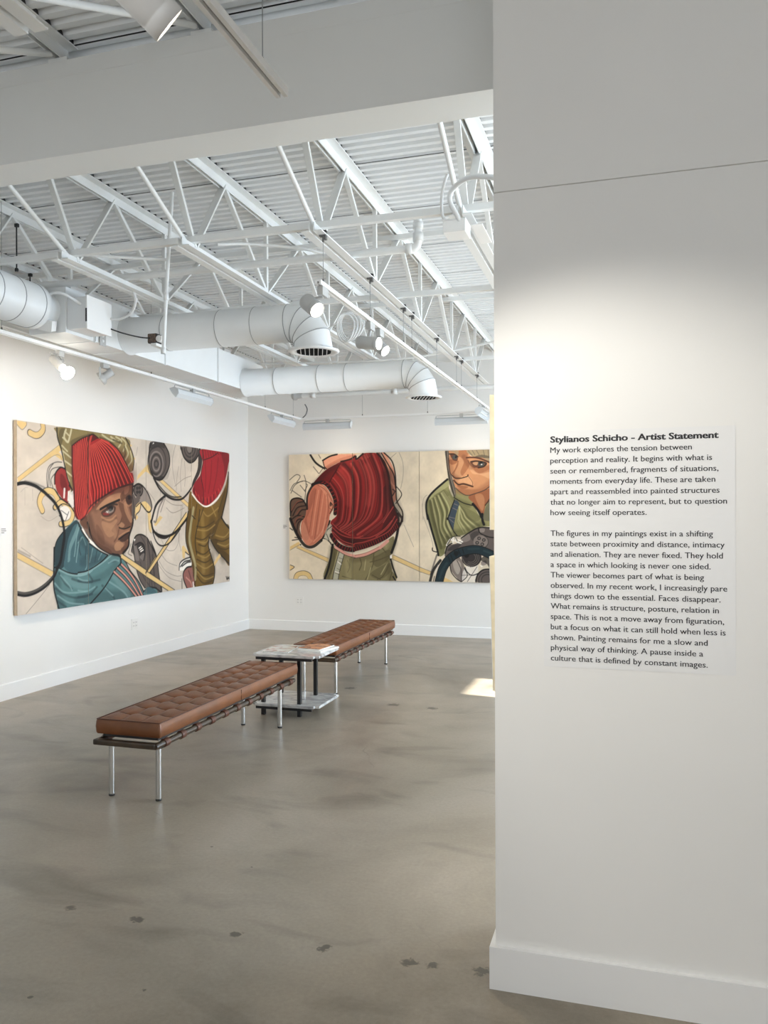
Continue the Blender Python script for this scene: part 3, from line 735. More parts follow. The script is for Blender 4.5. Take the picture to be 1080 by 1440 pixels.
for z in (.449, .065):
    for y in (5.863, 6.257):
        b = Rel(); b.bbox(TX0+.03, TX1-.06, y-.0125, y+.0125, z-.0125, z+.0125, .0015); b.put('crossbar', 'black', t)
    for x in (-2.755, -2.506):
        b = Rel(); b.bbox(x-.012, x+.012, 5.88, 6.24, z-.0125, z+.0125, .0015); b.put('side_bar', 'black', t)

def magazine(label, c, rz, w, h, z, n, m, cover):
    t = thing('magazine', label, 'magazine', (c[0], c[1], z), 'magazines on the marble table', rz)
    b = MB(); b.bbox(-w/2, w/2, -h/2, h/2, 0, n, .0012); b.build('pages', 'paper', t)
    b = MB(); b.box(-w/2-.001, w/2+.001, -h/2-.001, h/2+.001, n, n+.0012); cv = b.build('cover', cover, t)
    b = MB(); b.box(-w*.30, w*.22, -h*.22, h*.30, n+.0012, n+.0016); b.build('cover_picture', m, t, ) if False else None
    return t
magazine('pale magazine with a faint reddish picture, on the left half of the table', (-2.715, 6.07), .12, .21, .28, .482, .006, 'paper', 'print_pale')
magazine('white booklet underneath nothing, lying behind the pale magazine on the table', (-2.74, 6.255), .5, .15, .10, .482, .004, 'paper', 'paper') if False else None
magazine('thick white magazine at the bottom of the right hand stack on the table', (-2.43, 6.17), -.22, .22, .27, .482, .012, 'paper', 'paper')
magazine('magazine with an orange cover picture on top of the right hand stack', (-2.455, 6.185), -.10, .20, .26, .4954, .006, 'paper', 'print_orange')

# ------------------------------------------------------------------ outlets, switch, labels on the walls
def on_wall(wall, p):
    """frame of a wall fitting: origin, right, out"""
    return (V(XL, p[0], p[1]), V(0, 1, 0), V(1, 0, 0)) if wall == 'left' else (V(p[0], YB, p[1]), V(1, 0, 0), V(0, -1, 0))
def plate(t, name, fr, x0, x1, z0, z1, d0, d1, m, par=None):
    o, r, q = fr; b = Rel()
    pts = [o+r*a+V(0, 0, c)+q*d for d in (d0, d1) for c in (z0, z1) for a in (x0, x1)]
    b.add(pts, [(0, 2, 3, 1), (4, 5, 7, 6), (0, 1, 5, 4), (2, 6, 7, 3), (0, 4, 6, 2), (1, 3, 7, 5)]); return b.put(name, m, t, par)
def outlet(label, wall, p):
    fr = on_wall(wall, p); t = thing('wall_outlet', label, 'outlet', tuple(fr[0]), 'double wall outlets')
    plate(t, 'cover_plate', fr, -.058, .058, -.058, .058, 0, .006, 'plastic')
    for x in (-.023, .023):
        f = plate(t, 'receptacle', fr, x-.017, x+.017, -.034, .034, .006, .0085, 'plastic')
        for z in (-.018, .018):
            plate(t, 'socket_slots', fr, x-.008, x-.004, z-.006, z+.006, .0085, .0092, 'slot', f); plate(t, 'socket_slots', fr, x+.004, x+.008, z-.006, z+.006, .0085, .0092, 'slot', f)
outlet('white double outlet low on the left wall below the painting', 'left', (7.624, .408))
outlet('white double outlet low on the back wall near the corner', 'back', (-4.345, .406))
fr = on_wall('left', (5.635, 1.148)); t = thing('light_switch', 'white light switch at the left picture edge, on the left wall', 'switch', tuple(fr[0]))
plate(t, 'cover_plate', fr, -.045, .045, -.06, .06, 0, .006, 'plastic'); plate(t, 'rocker', fr, -.017, .017, -.034, .034, .006, .010, 'plastic')
for lab, wall, p in (('small title card on the left wall beside the big painting', 'left', (5.72, 1.437)), ('small title card on the back wall left of the vest painting', 'back', (-4.558, 1.417))):
    fr = on_wall(wall, p); t = thing('title_card', lab, 'label', tuple(fr[0]), 'title cards beside the paintings')
    plate(t, 'card', fr, -.034, .034, -.038, .038, 0, .0015, 'film')
    for k, (z, wd) in enumerate(((.018, .050), (.002, .056), (-.014, .034))):
        plate(t, 'text_line', fr, -.028, -.028+wd, z-.004, z+.004, .0015, .0019, 'grey_ink')

# two small unframed panels on the end face of the partition
for lab, z0, z1, d0, d1 in (('upper of two pale wood panels seen edge-on at the text wall\'s end', 1.505, 1.958, .022, .022), ('lower of two pale wood panels seen edge-on at the text wall\'s end', .965, 1.416, .024, .013)):
    t = thing('wood_panel', lab, 'panel', (WX, 2.90, z0), 'edge-on wood panels')
    b = Rel(); vs = []
    for y in (2.735, 3.08):
        vs += [(WX-.001, y, z0), (WX-d1, y, z0), (WX-d0, y, z1), (WX-.001, y, z1)]
    b.add(vs, [(0, 1, 2, 3), (7, 6, 5, 4), (0, 4, 5, 1), (1, 5, 6, 2), (2, 6, 7, 3), (3, 7, 4, 0)]); b.put('support', 'panel_edge', t)
    b = Rel(); b.add([(x-.0006, y, z) for x, y, z in (vs[1], vs[2], vs[6], vs[5])]+[(x-.0016, y, z) for x, y, z in (vs[1], vs[2], vs[6], vs[5])], [(0, 1, 2, 3), (7, 6, 5, 4), (0, 4, 5, 1), (1, 5, 6, 2), (2, 6, 7, 3), (3, 7, 4, 0)]); b.put('painted_face', 'paper', t)

# ------------------------------------------------------------------ the wall text
t = thing('wall_text', 'large printed artist statement in black lettering on the white partition', 'wall text', (.01, WY, 1.445))
b = Rel(); o = b.box(-.2765, .299, WY-.0008, WY-.0001, 1.0645, 1.8245); b.put('film', 'film', t)
LINES = ['Stylianos Schicho - Artist Statement', 'My work explores the tension between', 'perception and reality. It begins with what is', 'seen or remembered, fragments of situations,',
 'moments from everyday life. These are taken', 'apart and reassembled into painted structures', 'that no longer aim to represent, but to question', 'how seeing itself operates.', '',
 'The figures in my paintings exist in a shifting', 'state between proximity and distance, intimacy', 'and alienation. They are never fixed. They hold', 'a space in which looking is never one sided.', 'The viewer becomes part of what is being',
 'observed. In my recent work, I increasingly pare', 'things down to the essential. Faces disappear.', 'What remains is structure, posture, relation in', 'space. This is not a move away from figuration,', 'but a focus on what it can still hold when less is',
 'shown. Painting remains for me a slow and', 'physical way of thinking. A pause inside a', 'culture that is defined by constant images.']
XE = [0.25, 0.174, 0.232, 0.25, 0.241, 0.253, 0.274, 0.041, 0, 0.234, 0.267, 0.262, 0.227, 0.208, 0.274, 0.255, 0.25, 0.265, 0.269, 0.218, 0.205, 0.218]
def lettering(name, idx, bold):
    V_, F_ = [], []
    for i in idx:
        if not LINES[i]: continue
        cu = bpy.data.curves.new('t', 'FONT'); cu.body = LINES[i]; cu.size = .03; cu.resolution_u = 3
        cu.offset = .0005 if bold else 0; cu.extrude = 0
        ob = bpy.data.objects.new('t', cu); COL.objects.link(ob); bpy.context.view_layer.update()
        me = bpy.data.meshes.new_from_object(ob.evaluated_get(bpy.context.evaluated_depsgraph_get()))
        xs = [v.co.x for v in me.vertices]; sx = (XE[i]+.2545)/(max(xs)-min(xs)); x0 = min(xs)
        z = 1.788+(1.0848-1.788)*i/21; sz = .94 if bold else .86
        o = len(V_)
        for c9 in range(3 if bold else 2):
            o = len(V_)
            V_ += [(-.2545+(v.co.x-x0)*sx+(.0008 if bold else .0006)*c9, WY-.0014-.00006*c9, z+v.co.y*sz) for v in me.vertices]
            F_ += [[k+o for k in p.vertices] for p in me.polygons]
        bpy.data.objects.remove(ob); bpy.data.curves.remove(cu); bpy.data.meshes.remove(me)
    b = Rel(); b.add(V_, F_); return b.put(name, 'ink', t)
lettering('heading', [0], True); lettering('first_paragraph', range(1, 8), False); lettering('second_paragraph', range(9, 22), False)
# brush work of the two paintings, in millimetres on each canvas: F filled shape, S stroke, R fan of ribs
ART_LEFT=[
('F','dec28c',100,0,[5,1189,541,1513,576,1470,13,1146]),
('F','dec28c',100,0,[476,1416,531,1453,591,1410,591,1367]),
('S','8b8078',100,4,0,[5,1189,541,1513]),
('S','8b8078',100,4,0,[13,1146,476,1412,591,1367]),
('F','dec28c',100,0,[2,1678,117,1676,116,1648,63,1606,2,1644]),
('S','1a1718',70,6,0,[2,1644,63,1606,116,1648,117,1675]),
('S','3d3837',100,64,0,[323,1679,328,1633,281,1586,225,1573,157,1589]),
('S','dec28c',100,53,0,[323,1685,326,1633,281,1588,225,1574,161,1588]),
('S','3d3837',100,66,0,[315,907,278,980,311,1052,392,1088,480,1066,524,1000,519,957]),
('S','dec28c',100,55,0,[315,909,280,980,313,1050,392,1086,478,1064,521,1000,519,963]),
('S','3d3837',100,57,0,[479,936,559,984,619,965,712,932,738,877,701,809,619,782,558,783]),
('S','dec28c',100,45,0,[489,940,559,983,619,965,710,930,735,877,699,810,619,785,563,786]),
('F','e6e0d8',100,1,[701,884,693,855,669,831,636,818,600,818,568,831,545,855,538,883,545,913,569,937,601,950,637,950,669,938,693,914]),
('F','dec28c',100,0,[2,546,462,350,428,304,2,493]),
('S','8b8078',100,7,0,[2,549,462,351]),
('S','8b8078',100,5,0,[2,492,428,304]),
('S','8a7f78',55,21,1,[15,561,157,504]),
('S','8b8078',100,4,0,[50,585,323,432]),
('S','8b8078',100,5,0,[101,2,284,136,408,236]),
('F','dec28c',100,0,[1624,1627,1695,1603,1652,1576]),
('F','dec28c',100,0,[1701,1496,1754,1469,1725,1448]),
('F','dec28c',100,0,[1777,1238,1796,1293,1992,1429,2041,1369,2098,1284,1985,1334,1936,1339]),
('F','dec28c',100,0,[1980,904,2042,904,2055,665,2003,718]),
('S','8b8078',100,6,0,[1980,904,2003,718,2055,665]),
('F','dec28c',100,0,[1947,1399,2010,1387,2099,1289,1947,1345]),
('F','dec28c',100,0,[2180,1261,2281,1265,2871,993,2823,963]),
('S','8b8078',100,7,0,[2180,1261,2823,963]),
('S','8b8078',100,8,0,[2281,1265,2871,993]),
('F','dec28c',100,0,[2217,863,2282,844,2137,742,2101,763]),
('F','dec28c',100,0,[1976,908,2027,908,2058,681,2015,689]),
('S','8b8078',75,8,0,[2552,1677,2489,1520,2497,1369,2549,1219]),
('S','8b8078',75,8,0,[2696,1534,2658,1339,2676,1147]),
('S','8b8078',75,8,0,[2532,1200,2732,1294,2901,1336]),
('S','8b8078',75,8,0,[2339,1044,2495,990,2693,983]),
('S','8b8078',75,8,0,[2903,1667,2921,1549,2892,1390]),
('S','8b8078',75,8,0,[2622,1433,2586,1316,2567,1153]),
('S','8b8078',75,8,0,[2751,1509,2769,1325,2750,1207]),
('S','8b8078',75,7,0,[2252,595,2353,480,2510,464,2600,537,2637,661]),
('S','8b8078',75,7,0,[2218,457,2370,339,2580,280]),
('S','8b8078',75,7,0,[2201,357,2335,238,2544,167,2670,159]),
('S','8b8078',75,7,0,[2184,321,2403,158,2670,91]),
('S','8b8078',75,8,0,[2675,988,2655,796,2618,604,2672,448]),
('S','8b8078',75,7,0,[1977,1136,2122,1021,2105,948]),
('S','8b8078',75,7,0,[2238,1171,2229,1079]),
('S','8b8078',75,8,0,[2712,1002,2674,819]),
('S','8b8078',75,6,0,[1767,1423,1766,1207]),
('S','8b8078',75,6,0,[1795,1596,1767,1501]),
('S','8b8078',75,7,0,[2153,707,2194,596]),
('S','8b8078',75,8,0,[2356,951,2495,895,2748,954]),
('F','9a8f88',45,1,[2272,1302,2375,1353,2445,1404,2392,1289,2306,1266]),
('F','8f8058',100,1,[512,1673,1029,1677,1027,1270,765,1061,682,1144,621,1304,561,1489,507,1618]),
('F','8f8058',100,1,[814,1676,1579,1674,1662,1570,1727,1452,1703,1339,1622,1346,1385,1563,1147,1623,813,1572]),
('F','5b5138',60,1,[562,1663,643,1665,612,1601,561,1502,531,1580]),
('F','5b5138',60,1,[725,1577,1029,1672,1029,1626,831,1587,725,1516]),
('S','c9c0a0',100,22,0,[638,1664,612,1594,663,1551,694,1609,715,1672]),
('S','c9c0a0',100,15,0,[622,1646,689,1608]),
('S','c9c0a0',100,15,0,[592,1586,668,1548]),
('S','c9c0a0',100,15,0,[581,1511,657,1463]),
('S','c9c0a0',100,15,0,[596,1461,709,1405]),
('S','c9c0a0',100,15,0,[621,1372,719,1330]),
('S','c9c0a0',100,15,0,[633,1281,736,1225]),
('S','c9c0a0',100,15,0,[581,1470,611,1385,631,1278,682,1185]),
('S','c9c0a0',85,18,0,[1182,1669,1324,1624,1459,1628]),
('S','c9c0a0',85,19,0,[1410,1668,1509,1633,1459,1568]),
('S','c9c0a0',85,19,0,[1509,1663,1585,1617,1534,1529]),
('S','c9c0a0',85,20,0,[1585,1579,1623,1513,1572,1441]),
('S','c9c0a0',85,20,0,[1662,1539,1688,1449,1623,1384]),
('S','c9c0a0',85,19,0,[1325,1661,1410,1631]),
('S','5b5138',85,22,0,[1147,1637,1348,1596,1496,1497,1610,1376]),
('S','5b5138',85,23,0,[1361,1634,1509,1610]),
('S','5b5138',85,24,0,[1559,1577,1572,1502,1534,1454]),
('S','1a1718',100,16,0,[512,1668,521,1579,576,1463,611,1351,656,1218,713,1118]),
('S','1a1718',100,15,0,[1579,1673,1675,1563,1727,1452,1707,1343]),
('F','9a3836',100,1,[490,1244,560,1304,621,1291,646,1225,697,1118,676,1081,660,969,569,1031,509,1090,488,1151]),
('F','571215',55,1,[560,1247,620,1217,661,1117,620,1075,559,1147]),
('S','e6e0d8',100,22,0,[615,1110,609,1032]),
('S','e6e0d8',100,18,0,[673,1085,666,1006]),
('S','1a1718',100,16,0,[480,1151,488,1244,560,1306,626,1295]),
('S','1a1718',90,19,0,[682,1144,723,1105,712,1064]),
('F','e6e0d8',80,1,[692,1061,744,1090,743,939,681,986]),
('S','3d3837',80,10,0,[383,1117,374,1219,403,1305,491,1350,580,1356]),
('S','3d3837',80,10,0,[421,1132,412,1227,451,1288,560,1313]),
('S','3d3837',80,10,0,[460,1110,431,1188,480,1244]),
('S','3d3837',80,10,0,[392,1121,403,1266,461,1335]),
('S','8b8078',50,4,0,[43,1064,96,1103,132,1104]),
('S','8b8078',50,4,0,[96,1090,96,951]),
('S','8b8078',50,5,0,[191,1093,195,991]),
('S','8b8078',50,5,0,[296,857,401,814,518,857]),
('S','8b8078',50,5,0,[460,936,558,850]),
('S','1a1718',100,7,0,[568,910,650,870]),
('S','1a1718',100,8,0,[675,898,629,816]),
('S','1a1718',100,7,0,[538,863,619,809]),
('S','1a1718',100,10,0,[519,937,599,971,722,932,764,864]),
('S','1a1718',100,14,0,[480,1102,559,1024,681,966,743,905]),
('F','668888',100,1,[780,822,618,728,517,643,478,558,472,439,465,397,464,225,505,62,543,-9,807,-8,1003,2,1378,-4,1760,-5,1902,-6,1889,54,1801,162,1630,297,1554,385,1478,445,1343,488,1259,462,1142,514,984,577,973,610,863,717,810,781,881,724]),
('F','34484d',100,1,[780,819,618,725,522,640,482,558,477,439,472,417,516,361,607,389,607,432,664,578,721,699,795,781]),
('F','506e74',100,1,[638,552,680,673,774,781,892,724,1024,580,1023,343,934,320,825,312,699,325,607,382,612,445]),
('F','506e74',100,1,[810,753,950,589,1283,469,1265,462,960,335,808,320]),
('F','8fabaa',55,1,[806,781,753,699,679,578,658,443,658,427,689,439,710,549,806,698]),
('S','8fabaa',80,12,0,[827,753,784,643,763,520,752,476]),
('S','8fabaa',80,12,0,[870,655,816,580,783,436,783,420]),
('S','8fabaa',80,12,0,[809,601,874,655,928,569]),
('S','8fabaa',80,13,0,[1028,537,1005,467,983,408]),
('S','8fabaa',80,13,0,[1177,495,1119,426]),
('S','8fabaa',80,12,0,[916,341,938,375,939,480]),
('S','34484d',70,13,0,[711,741,659,646,618,553]),
('S','34484d',70,14,0,[928,569,917,443]),
('S','34484d',70,14,0,[1096,520,1062,408]),
('S','34484d',70,14,0,[838,655,827,545,848,486]),
('S','34484d',45,112,1,[807,51,1004,53,1281,55,1552,30,1841,19]),
('S','34484d',45,97,1,[506,288,525,140,575,28]),
('S','34484d',40,87,1,[852,641,983,496,873,414,1142,435]),
('S','34484d',30,80,1,[1027,221,1235,271,1404,363]),
('S','8fabaa',35,66,1,[616,274,804,198,956,185]),
('S','8fabaa',35,66,1,[1354,255,1502,140,1629,23]),
('S','1a1718',100,16,0,[467,390,536,373,678,323,825,303,956,312,1023,343]),
('S','1a1718',100,17,0,[808,317,960,328,1142,392,1271,462]),
('S','8fabaa',100,16,0,[536,363,678,310,825,289,956,301,1023,329]),
('S','8fabaa',100,15,0,[808,303,960,316,1176,390,1343,466]),
('S','34484d',60,21,1,[536,333,616,233,719,170]),
('S','34484d',60,22,1,[719,266,825,237,1023,215,960,296]),
('S','34484d',60,21,1,[486,197,616,125,771,83,933,89,1022,95]),
('S','34484d',60,21,1,[515,74,636,8]),
('S','34484d',60,22,1,[808,238,949,216,1141,227]),
('S','34484d',60,22,1,[807,85,959,85,1095,158]),
('S','34484d',60,24,1,[1175,166,1293,98,1378,17]),
('S','34484d',60,24,1,[1295,391,1429,406]),
('S','8fabaa',70,16,1,[556,311,678,208,719,157]),
('S','8fabaa',70,16,1,[476,244,596,154,782,130,933,131]),
('S','8fabaa',70,16,1,[515,128,677,45,889,9]),
('S','8fabaa',70,19,1,[1283,384,1379,409,1453,397]),
('S','8fabaa',70,19,1,[1294,193,1427,131,1552,60,1603,10]),
('S','8fabaa',70,17,1,[807,148,937,129,1060,161]),
('S','8fabaa',70,17,1,[808,265,872,240,949,230]),
('S','8fabaa',70,18,1,[1210,149,1353,49]),
('S','1a1718',100,17,0,[1478,362,1379,298,1282,202,1175,116,992,3]),
('S','1a1718',100,18,0,[470,569,465,397,464,212,505,75,535,-1]),
('S','1a1718',100,12,0,[618,728,517,643,478,558,472,439]),
('S','1a1718',100,38,0,[1373,287,1502,207,1629,114,1780,-14]),
('S','1a1718',100,38,0,[1433,323,1565,238,1689,136,1826,-6]),
('S','1a1718',100,39,0,[1496,358,1629,269,1752,157,1872,1]),
('S','d7a193',100,19,0,[1373,291,1502,210,1629,117,1780,-10]),
('S','d7a193',100,19,0,[1433,326,1565,241,1689,138,1826,-2]),
('S','d7a193',100,19,0,[1496,362,1629,271,1752,160,1872,5]),
('S','1a1718',100,17,0,[1478,441,1567,384,1656,280,1801,162,1895,45,1902,-6]),
('F','96705a',100,1,[832,815,941,864,996,934,1098,1007,1286,1091,1687,1201,1702,1156,1692,1017,1688,864,1695,772,1639,666,1621,552,1535,480,1454,457,1295,481,1119,554,1023,630,962,723,874,752]),
('F','6a4a3a',85,1,[842,808,930,857,951,779,1029,629,1142,547,1085,564,973,652,874,752]),
('S','47302a',45,97,1,[974,835,1040,693,1177,582,1356,502,1529,495]),
('S','6a4a3a',45,99,1,[1075,942,1286,1069,1660,1170]),
('S','b98f70',40,65,1,[1237,777,1357,731,1405,656]),
('S','efe9e0',100,30,0,[874,724,962,631,1108,548,1259,481]),
('S','1a1718',100,19,0,[810,794,874,703,973,610]),
('S','1a1718',100,16,0,[984,588,1142,511,1271,466]),
('S','1a1718',100,24,0,[951,793,1017,651,1119,555,1295,483,1454,454]),
('F','6a4a3a',90,1,[962,821,1006,694,1143,583,1295,527,1343,481,1283,487,1119,559,1017,651]),
('F','6a4a3a',40,1,[1086,778,1201,675,1212,566,1120,620]),
('F','b98f70',85,1,[1087,928,1262,1046,1488,1096,1494,1033,1309,992,1156,932]),
('F','b98f70',60,1,[1178,806,1357,834,1430,804,1332,717,1381,672,1284,644,1201,719]),
('F','6a4a3a',85,1,[1494,1089,1687,1190,1696,1048,1688,857,1621,971,1570,1038,1506,1007]),
('F','96705a',80,1,[1557,1151,1635,1176,1621,1107,1557,1083]),
('F','6a4a3a',75,1,[1450,1006,1557,970,1633,879,1691,788,1658,742,1555,724,1455,752,1505,857,1468,939]),
('F','b98f70',60,1,[1582,1008,1620,910,1685,818,1659,788,1569,894,1544,985]),
('F','b98f70',70,1,[1455,774,1505,793,1556,766,1530,740,1474,744]),
('F','b98f70',75,1,[1436,596,1536,570,1504,515,1404,504,1380,553]),
('F','6a4a3a',75,1,[1555,608,1619,591,1619,545,1529,484,1491,519,1555,555]),
('F','47302a',85,1,[1165,896,1261,941,1346,967,1406,946,1382,894,1297,853,1202,853]),
('F','9a8f88',90,1,[1226,893,1297,926,1364,945,1363,905,1285,882]),
('F','9a3836',70,1,[1190,886,1261,893,1297,871,1214,864]),
('F','1a1718',100,1,[1362,938,1357,927,1347,919,1330,913,1311,913,1295,918,1284,927,1280,937,1284,948,1295,957,1312,962,1330,963,1347,958,1358,949]),
('F','545654',100,1,[1342,919,1338,913,1331,908,1320,905,1309,905,1298,908,1291,913,1289,919,1291,925,1298,931,1309,934,1320,934,1331,931,1338,926]),
('F','e6e0d8',80,0,[1243,908,1285,901,1261,886]),
('S','b98f70',70,18,1,[1167,849,1297,813,1406,864]),
('S','6a4a3a',50,20,1,[1190,820,1309,798,1418,842]),
('S','1a1718',100,25,0,[1150,925,1262,966,1370,997,1469,1025]),
('S','1a1718',80,21,0,[1261,944,1358,975,1431,976]),
('F','47302a',95,1,[1576,1046,1641,1085,1689,1056,1679,998,1608,982]),
('F','1a1718',100,1,[1666,1051,1664,1041,1656,1034,1645,1029,1634,1029,1624,1033,1616,1040,1615,1050,1616,1061,1624,1069,1634,1074,1646,1074,1656,1069,1664,1062]),
('S','b98f70',60,14,0,[1589,978,1634,963,1679,983]),
('S','1a1718',100,19,0,[1454,618,1555,660,1632,685]),
('F','47302a',90,1,[1473,614,1619,674,1619,621,1529,589]),
('S','b98f70',80,13,0,[1455,648,1568,690,1632,704]),
('S','6a4a3a',70,19,1,[1380,598,1430,648,1455,715]),
('S','1a1718',100,14,0,[1461,737,1555,724,1658,746]),
('S','6a4a3a',80,13,0,[1436,767,1480,789,1505,834]),
('S','1a1718',100,28,0,[1702,1186,1699,972,1704,787,1638,651,1625,545,1529,473]),
('F','3d3837',0,1,[1618,393,1504,451,1454,457,1491,400]),
('S','1a1718',100,24,0,[1429,459,1478,438,1491,385,1478,359]),
('F','a32b2b',100,1,[725,1522,853,1596,1029,1658,966,1631,1044,1660,1118,1629,1182,1626,1312,1602,1459,1531,1559,1433,1648,1324,1703,1310,1726,1221,1687,1204,1457,1143,1310,1072,1298,1091,1087,1003,974,931,919,860,853,818,849,820,796,829,756,891,739,1097,724,1255,719,1460]),
('F','571215',90,1,[966,1624,1044,1656,1118,1629,1078,1609,999,1574,966,1550]),
('F','571215',60,1,[1264,1538,1458,1464,1609,1322,1687,1219,1457,1150,1359,1324,1264,1451]),
('S','571215',50,165,1,[1508,1467,1661,1325,1635,1217,1383,1148]),
('S','571215',40,102,1,[746,1462,766,1258,786,1079]),
('S','571215',45,78,1,[832,864,941,906,1145,1037,1346,1129]),
('R','571215',90,16,13,0,[[979,1537,978,1431,992,1262,1042,1094,1030,949],[1067,1573,1193,1417,1299,1226,1328,1129],[1170,1621,1385,1563,1571,1396,1720,1228]],0),
('R','d4584d',85,12,13,45,[[979,1537,978,1431,992,1262,1042,1094,1030,949],[1067,1573,1193,1417,1299,1226,1328,1129],[1170,1621,1385,1563,1571,1396,1720,1228]],0),
('R','571215',90,15,11,0,[[741,1510,740,1311,760,1154,775,905,817,829],[863,1590,841,1428,862,1248,894,1066,904,843],[1023,1650,972,1493,988,1325,993,1104,1026,963,930,871]],0),
('R','d4584d',85,12,11,45,[[741,1510,740,1311,760,1154,775,905,817,829],[863,1590,841,1428,862,1248,894,1066,904,843],[1023,1650,972,1493,988,1325,993,1104,1026,963,930,871]],0),
('S','571215',85,18,0,[966,1627,965,1402,958,1035]),
('S','1a1718',85,13,0,[725,1522,853,1596,1029,1658,966,1631,1044,1657,1124,1628]),
('S','1a1718',80,16,0,[1312,1602,1459,1531,1559,1433,1655,1321]),
('S','1a1718',75,18,0,[1713,1202,1457,1148,1298,1091,1087,1003,974,931,919,860,853,818]),
('S','1a1718',70,13,0,[720,1515,724,1255,754,1065,756,891,796,829]),
('S','1a1718',100,33,0,[4,1133,97,1146,223,1125,326,1080,363,1059,479,981,558,877,603,756,610,648,589,561,556,434,506,375]),
('S','3d3837',90,36,0,[506,375,462,308,351,238,229,193,102,179,1,197]),
('S','1a1718',100,22,0,[516,368,462,295,360,224,229,177,102,163,1,182]),
('S','1a1718',100,33,0,[608,648,582,541,556,434,506,375]),
('S','3d3837',50,17,1,[97,1162,223,1147,345,1113]),
('F','9a8f88',100,1,[1726,1172,1806,1202,1901,1170,1997,1086,2056,976,2039,916,1983,904,1859,989,1819,1020,1765,1050]),
('F','6b615c',100,1,[1699,1087,1765,1050,1832,1020,1751,949,1764,841,1692,857]),
('F','6b615c',100,1,[1890,1134,1880,1106,1857,1082,1823,1069,1787,1068,1753,1079,1731,1102,1723,1129,1731,1158,1754,1182,1787,1196,1824,1197,1857,1186,1880,1163]),
('S','1a1718',100,16,0,[1890,1134,1880,1106,1857,1082,1823,1069,1787,1068,1753,1079,1731,1102,1723,1129,1731,1158,1754,1182,1787,1196,1824,1197,1857,1186,1880,1163,1890,1135]),
('F','3d3837',100,1,[1808,1155,1806,1147,1799,1141,1790,1137,1780,1137,1771,1140,1764,1146,1763,1154,1764,1162,1771,1169,1780,1173,1790,1173,1799,1170,1806,1164]),
('F','3d3837',100,1,[1856,1161,1853,1153,1846,1146,1837,1142,1827,1142,1818,1146,1811,1152,1810,1159,1811,1168,1818,1174,1827,1178,1837,1179,1846,1175,1853,1169]),
('F','3d3837',100,1,[1808,1113,1806,1105,1799,1098,1789,1094,1780,1094,1771,1098,1764,1104,1763,1111,1764,1120,1771,1126,1780,1130,1790,1131,1799,1127,1806,1121]),
('F','3d3837',100,1,[1856,1116,1853,1108,1846,1101,1837,1097,1827,1097,1818,1100,1811,1107,1810,1114,1811,1123,1818,1129,1827,1133,1837,1134,1846,1130,1853,1124]),
('F','6b615c',100,1,[1843,1055,1839,1043,1828,1034,1813,1028,1796,1028,1781,1033,1770,1042,1768,1054,1771,1066,1781,1076,1796,1081,1814,1082,1828,1077,1839,1068]),
('F','dec28c',100,1,[1859,993,1941,1014,2039,952,2032,906,1969,918]),
('F','dec28c',90,1,[1765,972,1848,1006,1825,919,1771,880,1804,845,1757,818,1744,895]),
('S','1a1718',100,18,0,[1719,1172,1806,1203,1901,1174,2004,1086,2060,976,2039,914,1976,905,1859,989]),
('S','3d3837',100,13,0,[1765,957,1846,1001,1832,919,1764,872,1751,818]),
('S','3d3837',80,18,0,[1693,1079,1725,933,1698,818]),
('F','6b615c',100,1,[1737,629,1844,662,1960,624,2030,554,2151,414,2038,582,2151,414,2200,201,2257,-2,1940,31,2149,-13,1923,78,1828,176,1762,304,1716,445,1670,490]),
('S','3d3837',60,15,0,[1842,362,1896,202,2035,81]),
('S','3d3837',60,16,0,[1967,592,2036,351,2007,83]),
('S','3d3837',60,16,0,[2065,429,2120,74]),
('S','3d3837',60,18,0,[1990,575,2037,257,2068,37]),
('S','3d3837',60,18,0,[2070,509,2117,161]),
('S','3d3837',60,15,0,[1844,646,1939,542,1952,423]),
('F','3d3837',100,1,[1743,548,1830,573,1905,543,1928,463,1904,378,1843,420,1796,485]),
('F','9a8f88',55,1,[1710,526,1763,548,1802,461,1816,383,1735,402]),
('F','9a8f88',60,1,[1829,421,1911,456,1904,378]),
('S','efe9e0',100,12,0,[1813,513,1854,530]),
('S','efe9e0',100,12,0,[1830,495,1877,512]),
('S','efe9e0',100,12,0,[1846,476,1895,492]),
('S','1a1718',100,17,0,[1677,489,1737,629,1844,660,1960,624,2030,554,2151,414,2038,582,2151,414,2200,201,2257,2]),
('S','1a1718',100,15,0,[1710,534,1729,433,1762,304,1828,176,1923,78]),
('S','1a1718',100,15,0,[1743,548,1830,573,1905,543,1928,463,1904,378]),
('S','3d3837',70,10,0,[1671,566,1631,491,1618,465,1683,439]),
('F','efe9e0',100,0,[1717,618,1750,610,1730,587]),
('F','dec28c',100,0,[1504,470,1938,278,2149,168,2149,110,1896,225,1491,424]),
('S','3d3837',100,10,0,[1504,470,1938,278,2149,168]),
('S','3d3837',100,10,0,[1491,424,1896,225,2149,110]),
('F','dec28c',100,0,[1938,246,2129,406,2153,375,1990,231]),
('S','3d3837',100,9,0,[1938,246,2129,406]),
('F','dec28c',100,0,[2789,904,2826,863,1973,205,1941,236]),
('S','3d3837',100,12,0,[2789,904,1941,236]),
('S','3d3837',100,12,0,[2826,863,1973,205]),
('F','dec28c',100,0,[1973,252,2529,5,2385,10,1941,202]),
('S','3d3837',100,10,0,[1973,252,2529,5]),
('S','3d3837',100,10,0,[1941,202,2385,10]),
('F','668888',100,1,[1916,51,2021,74,2142,56,2149,-13,1923,-8]),
('S','1a1718',100,18,0,[1902,45,2021,76,2149,59,2036,76,2133,59,2249,-1]),
('F','506e74',100,1,[1941,75,2036,76,2149,12,1940,22]),
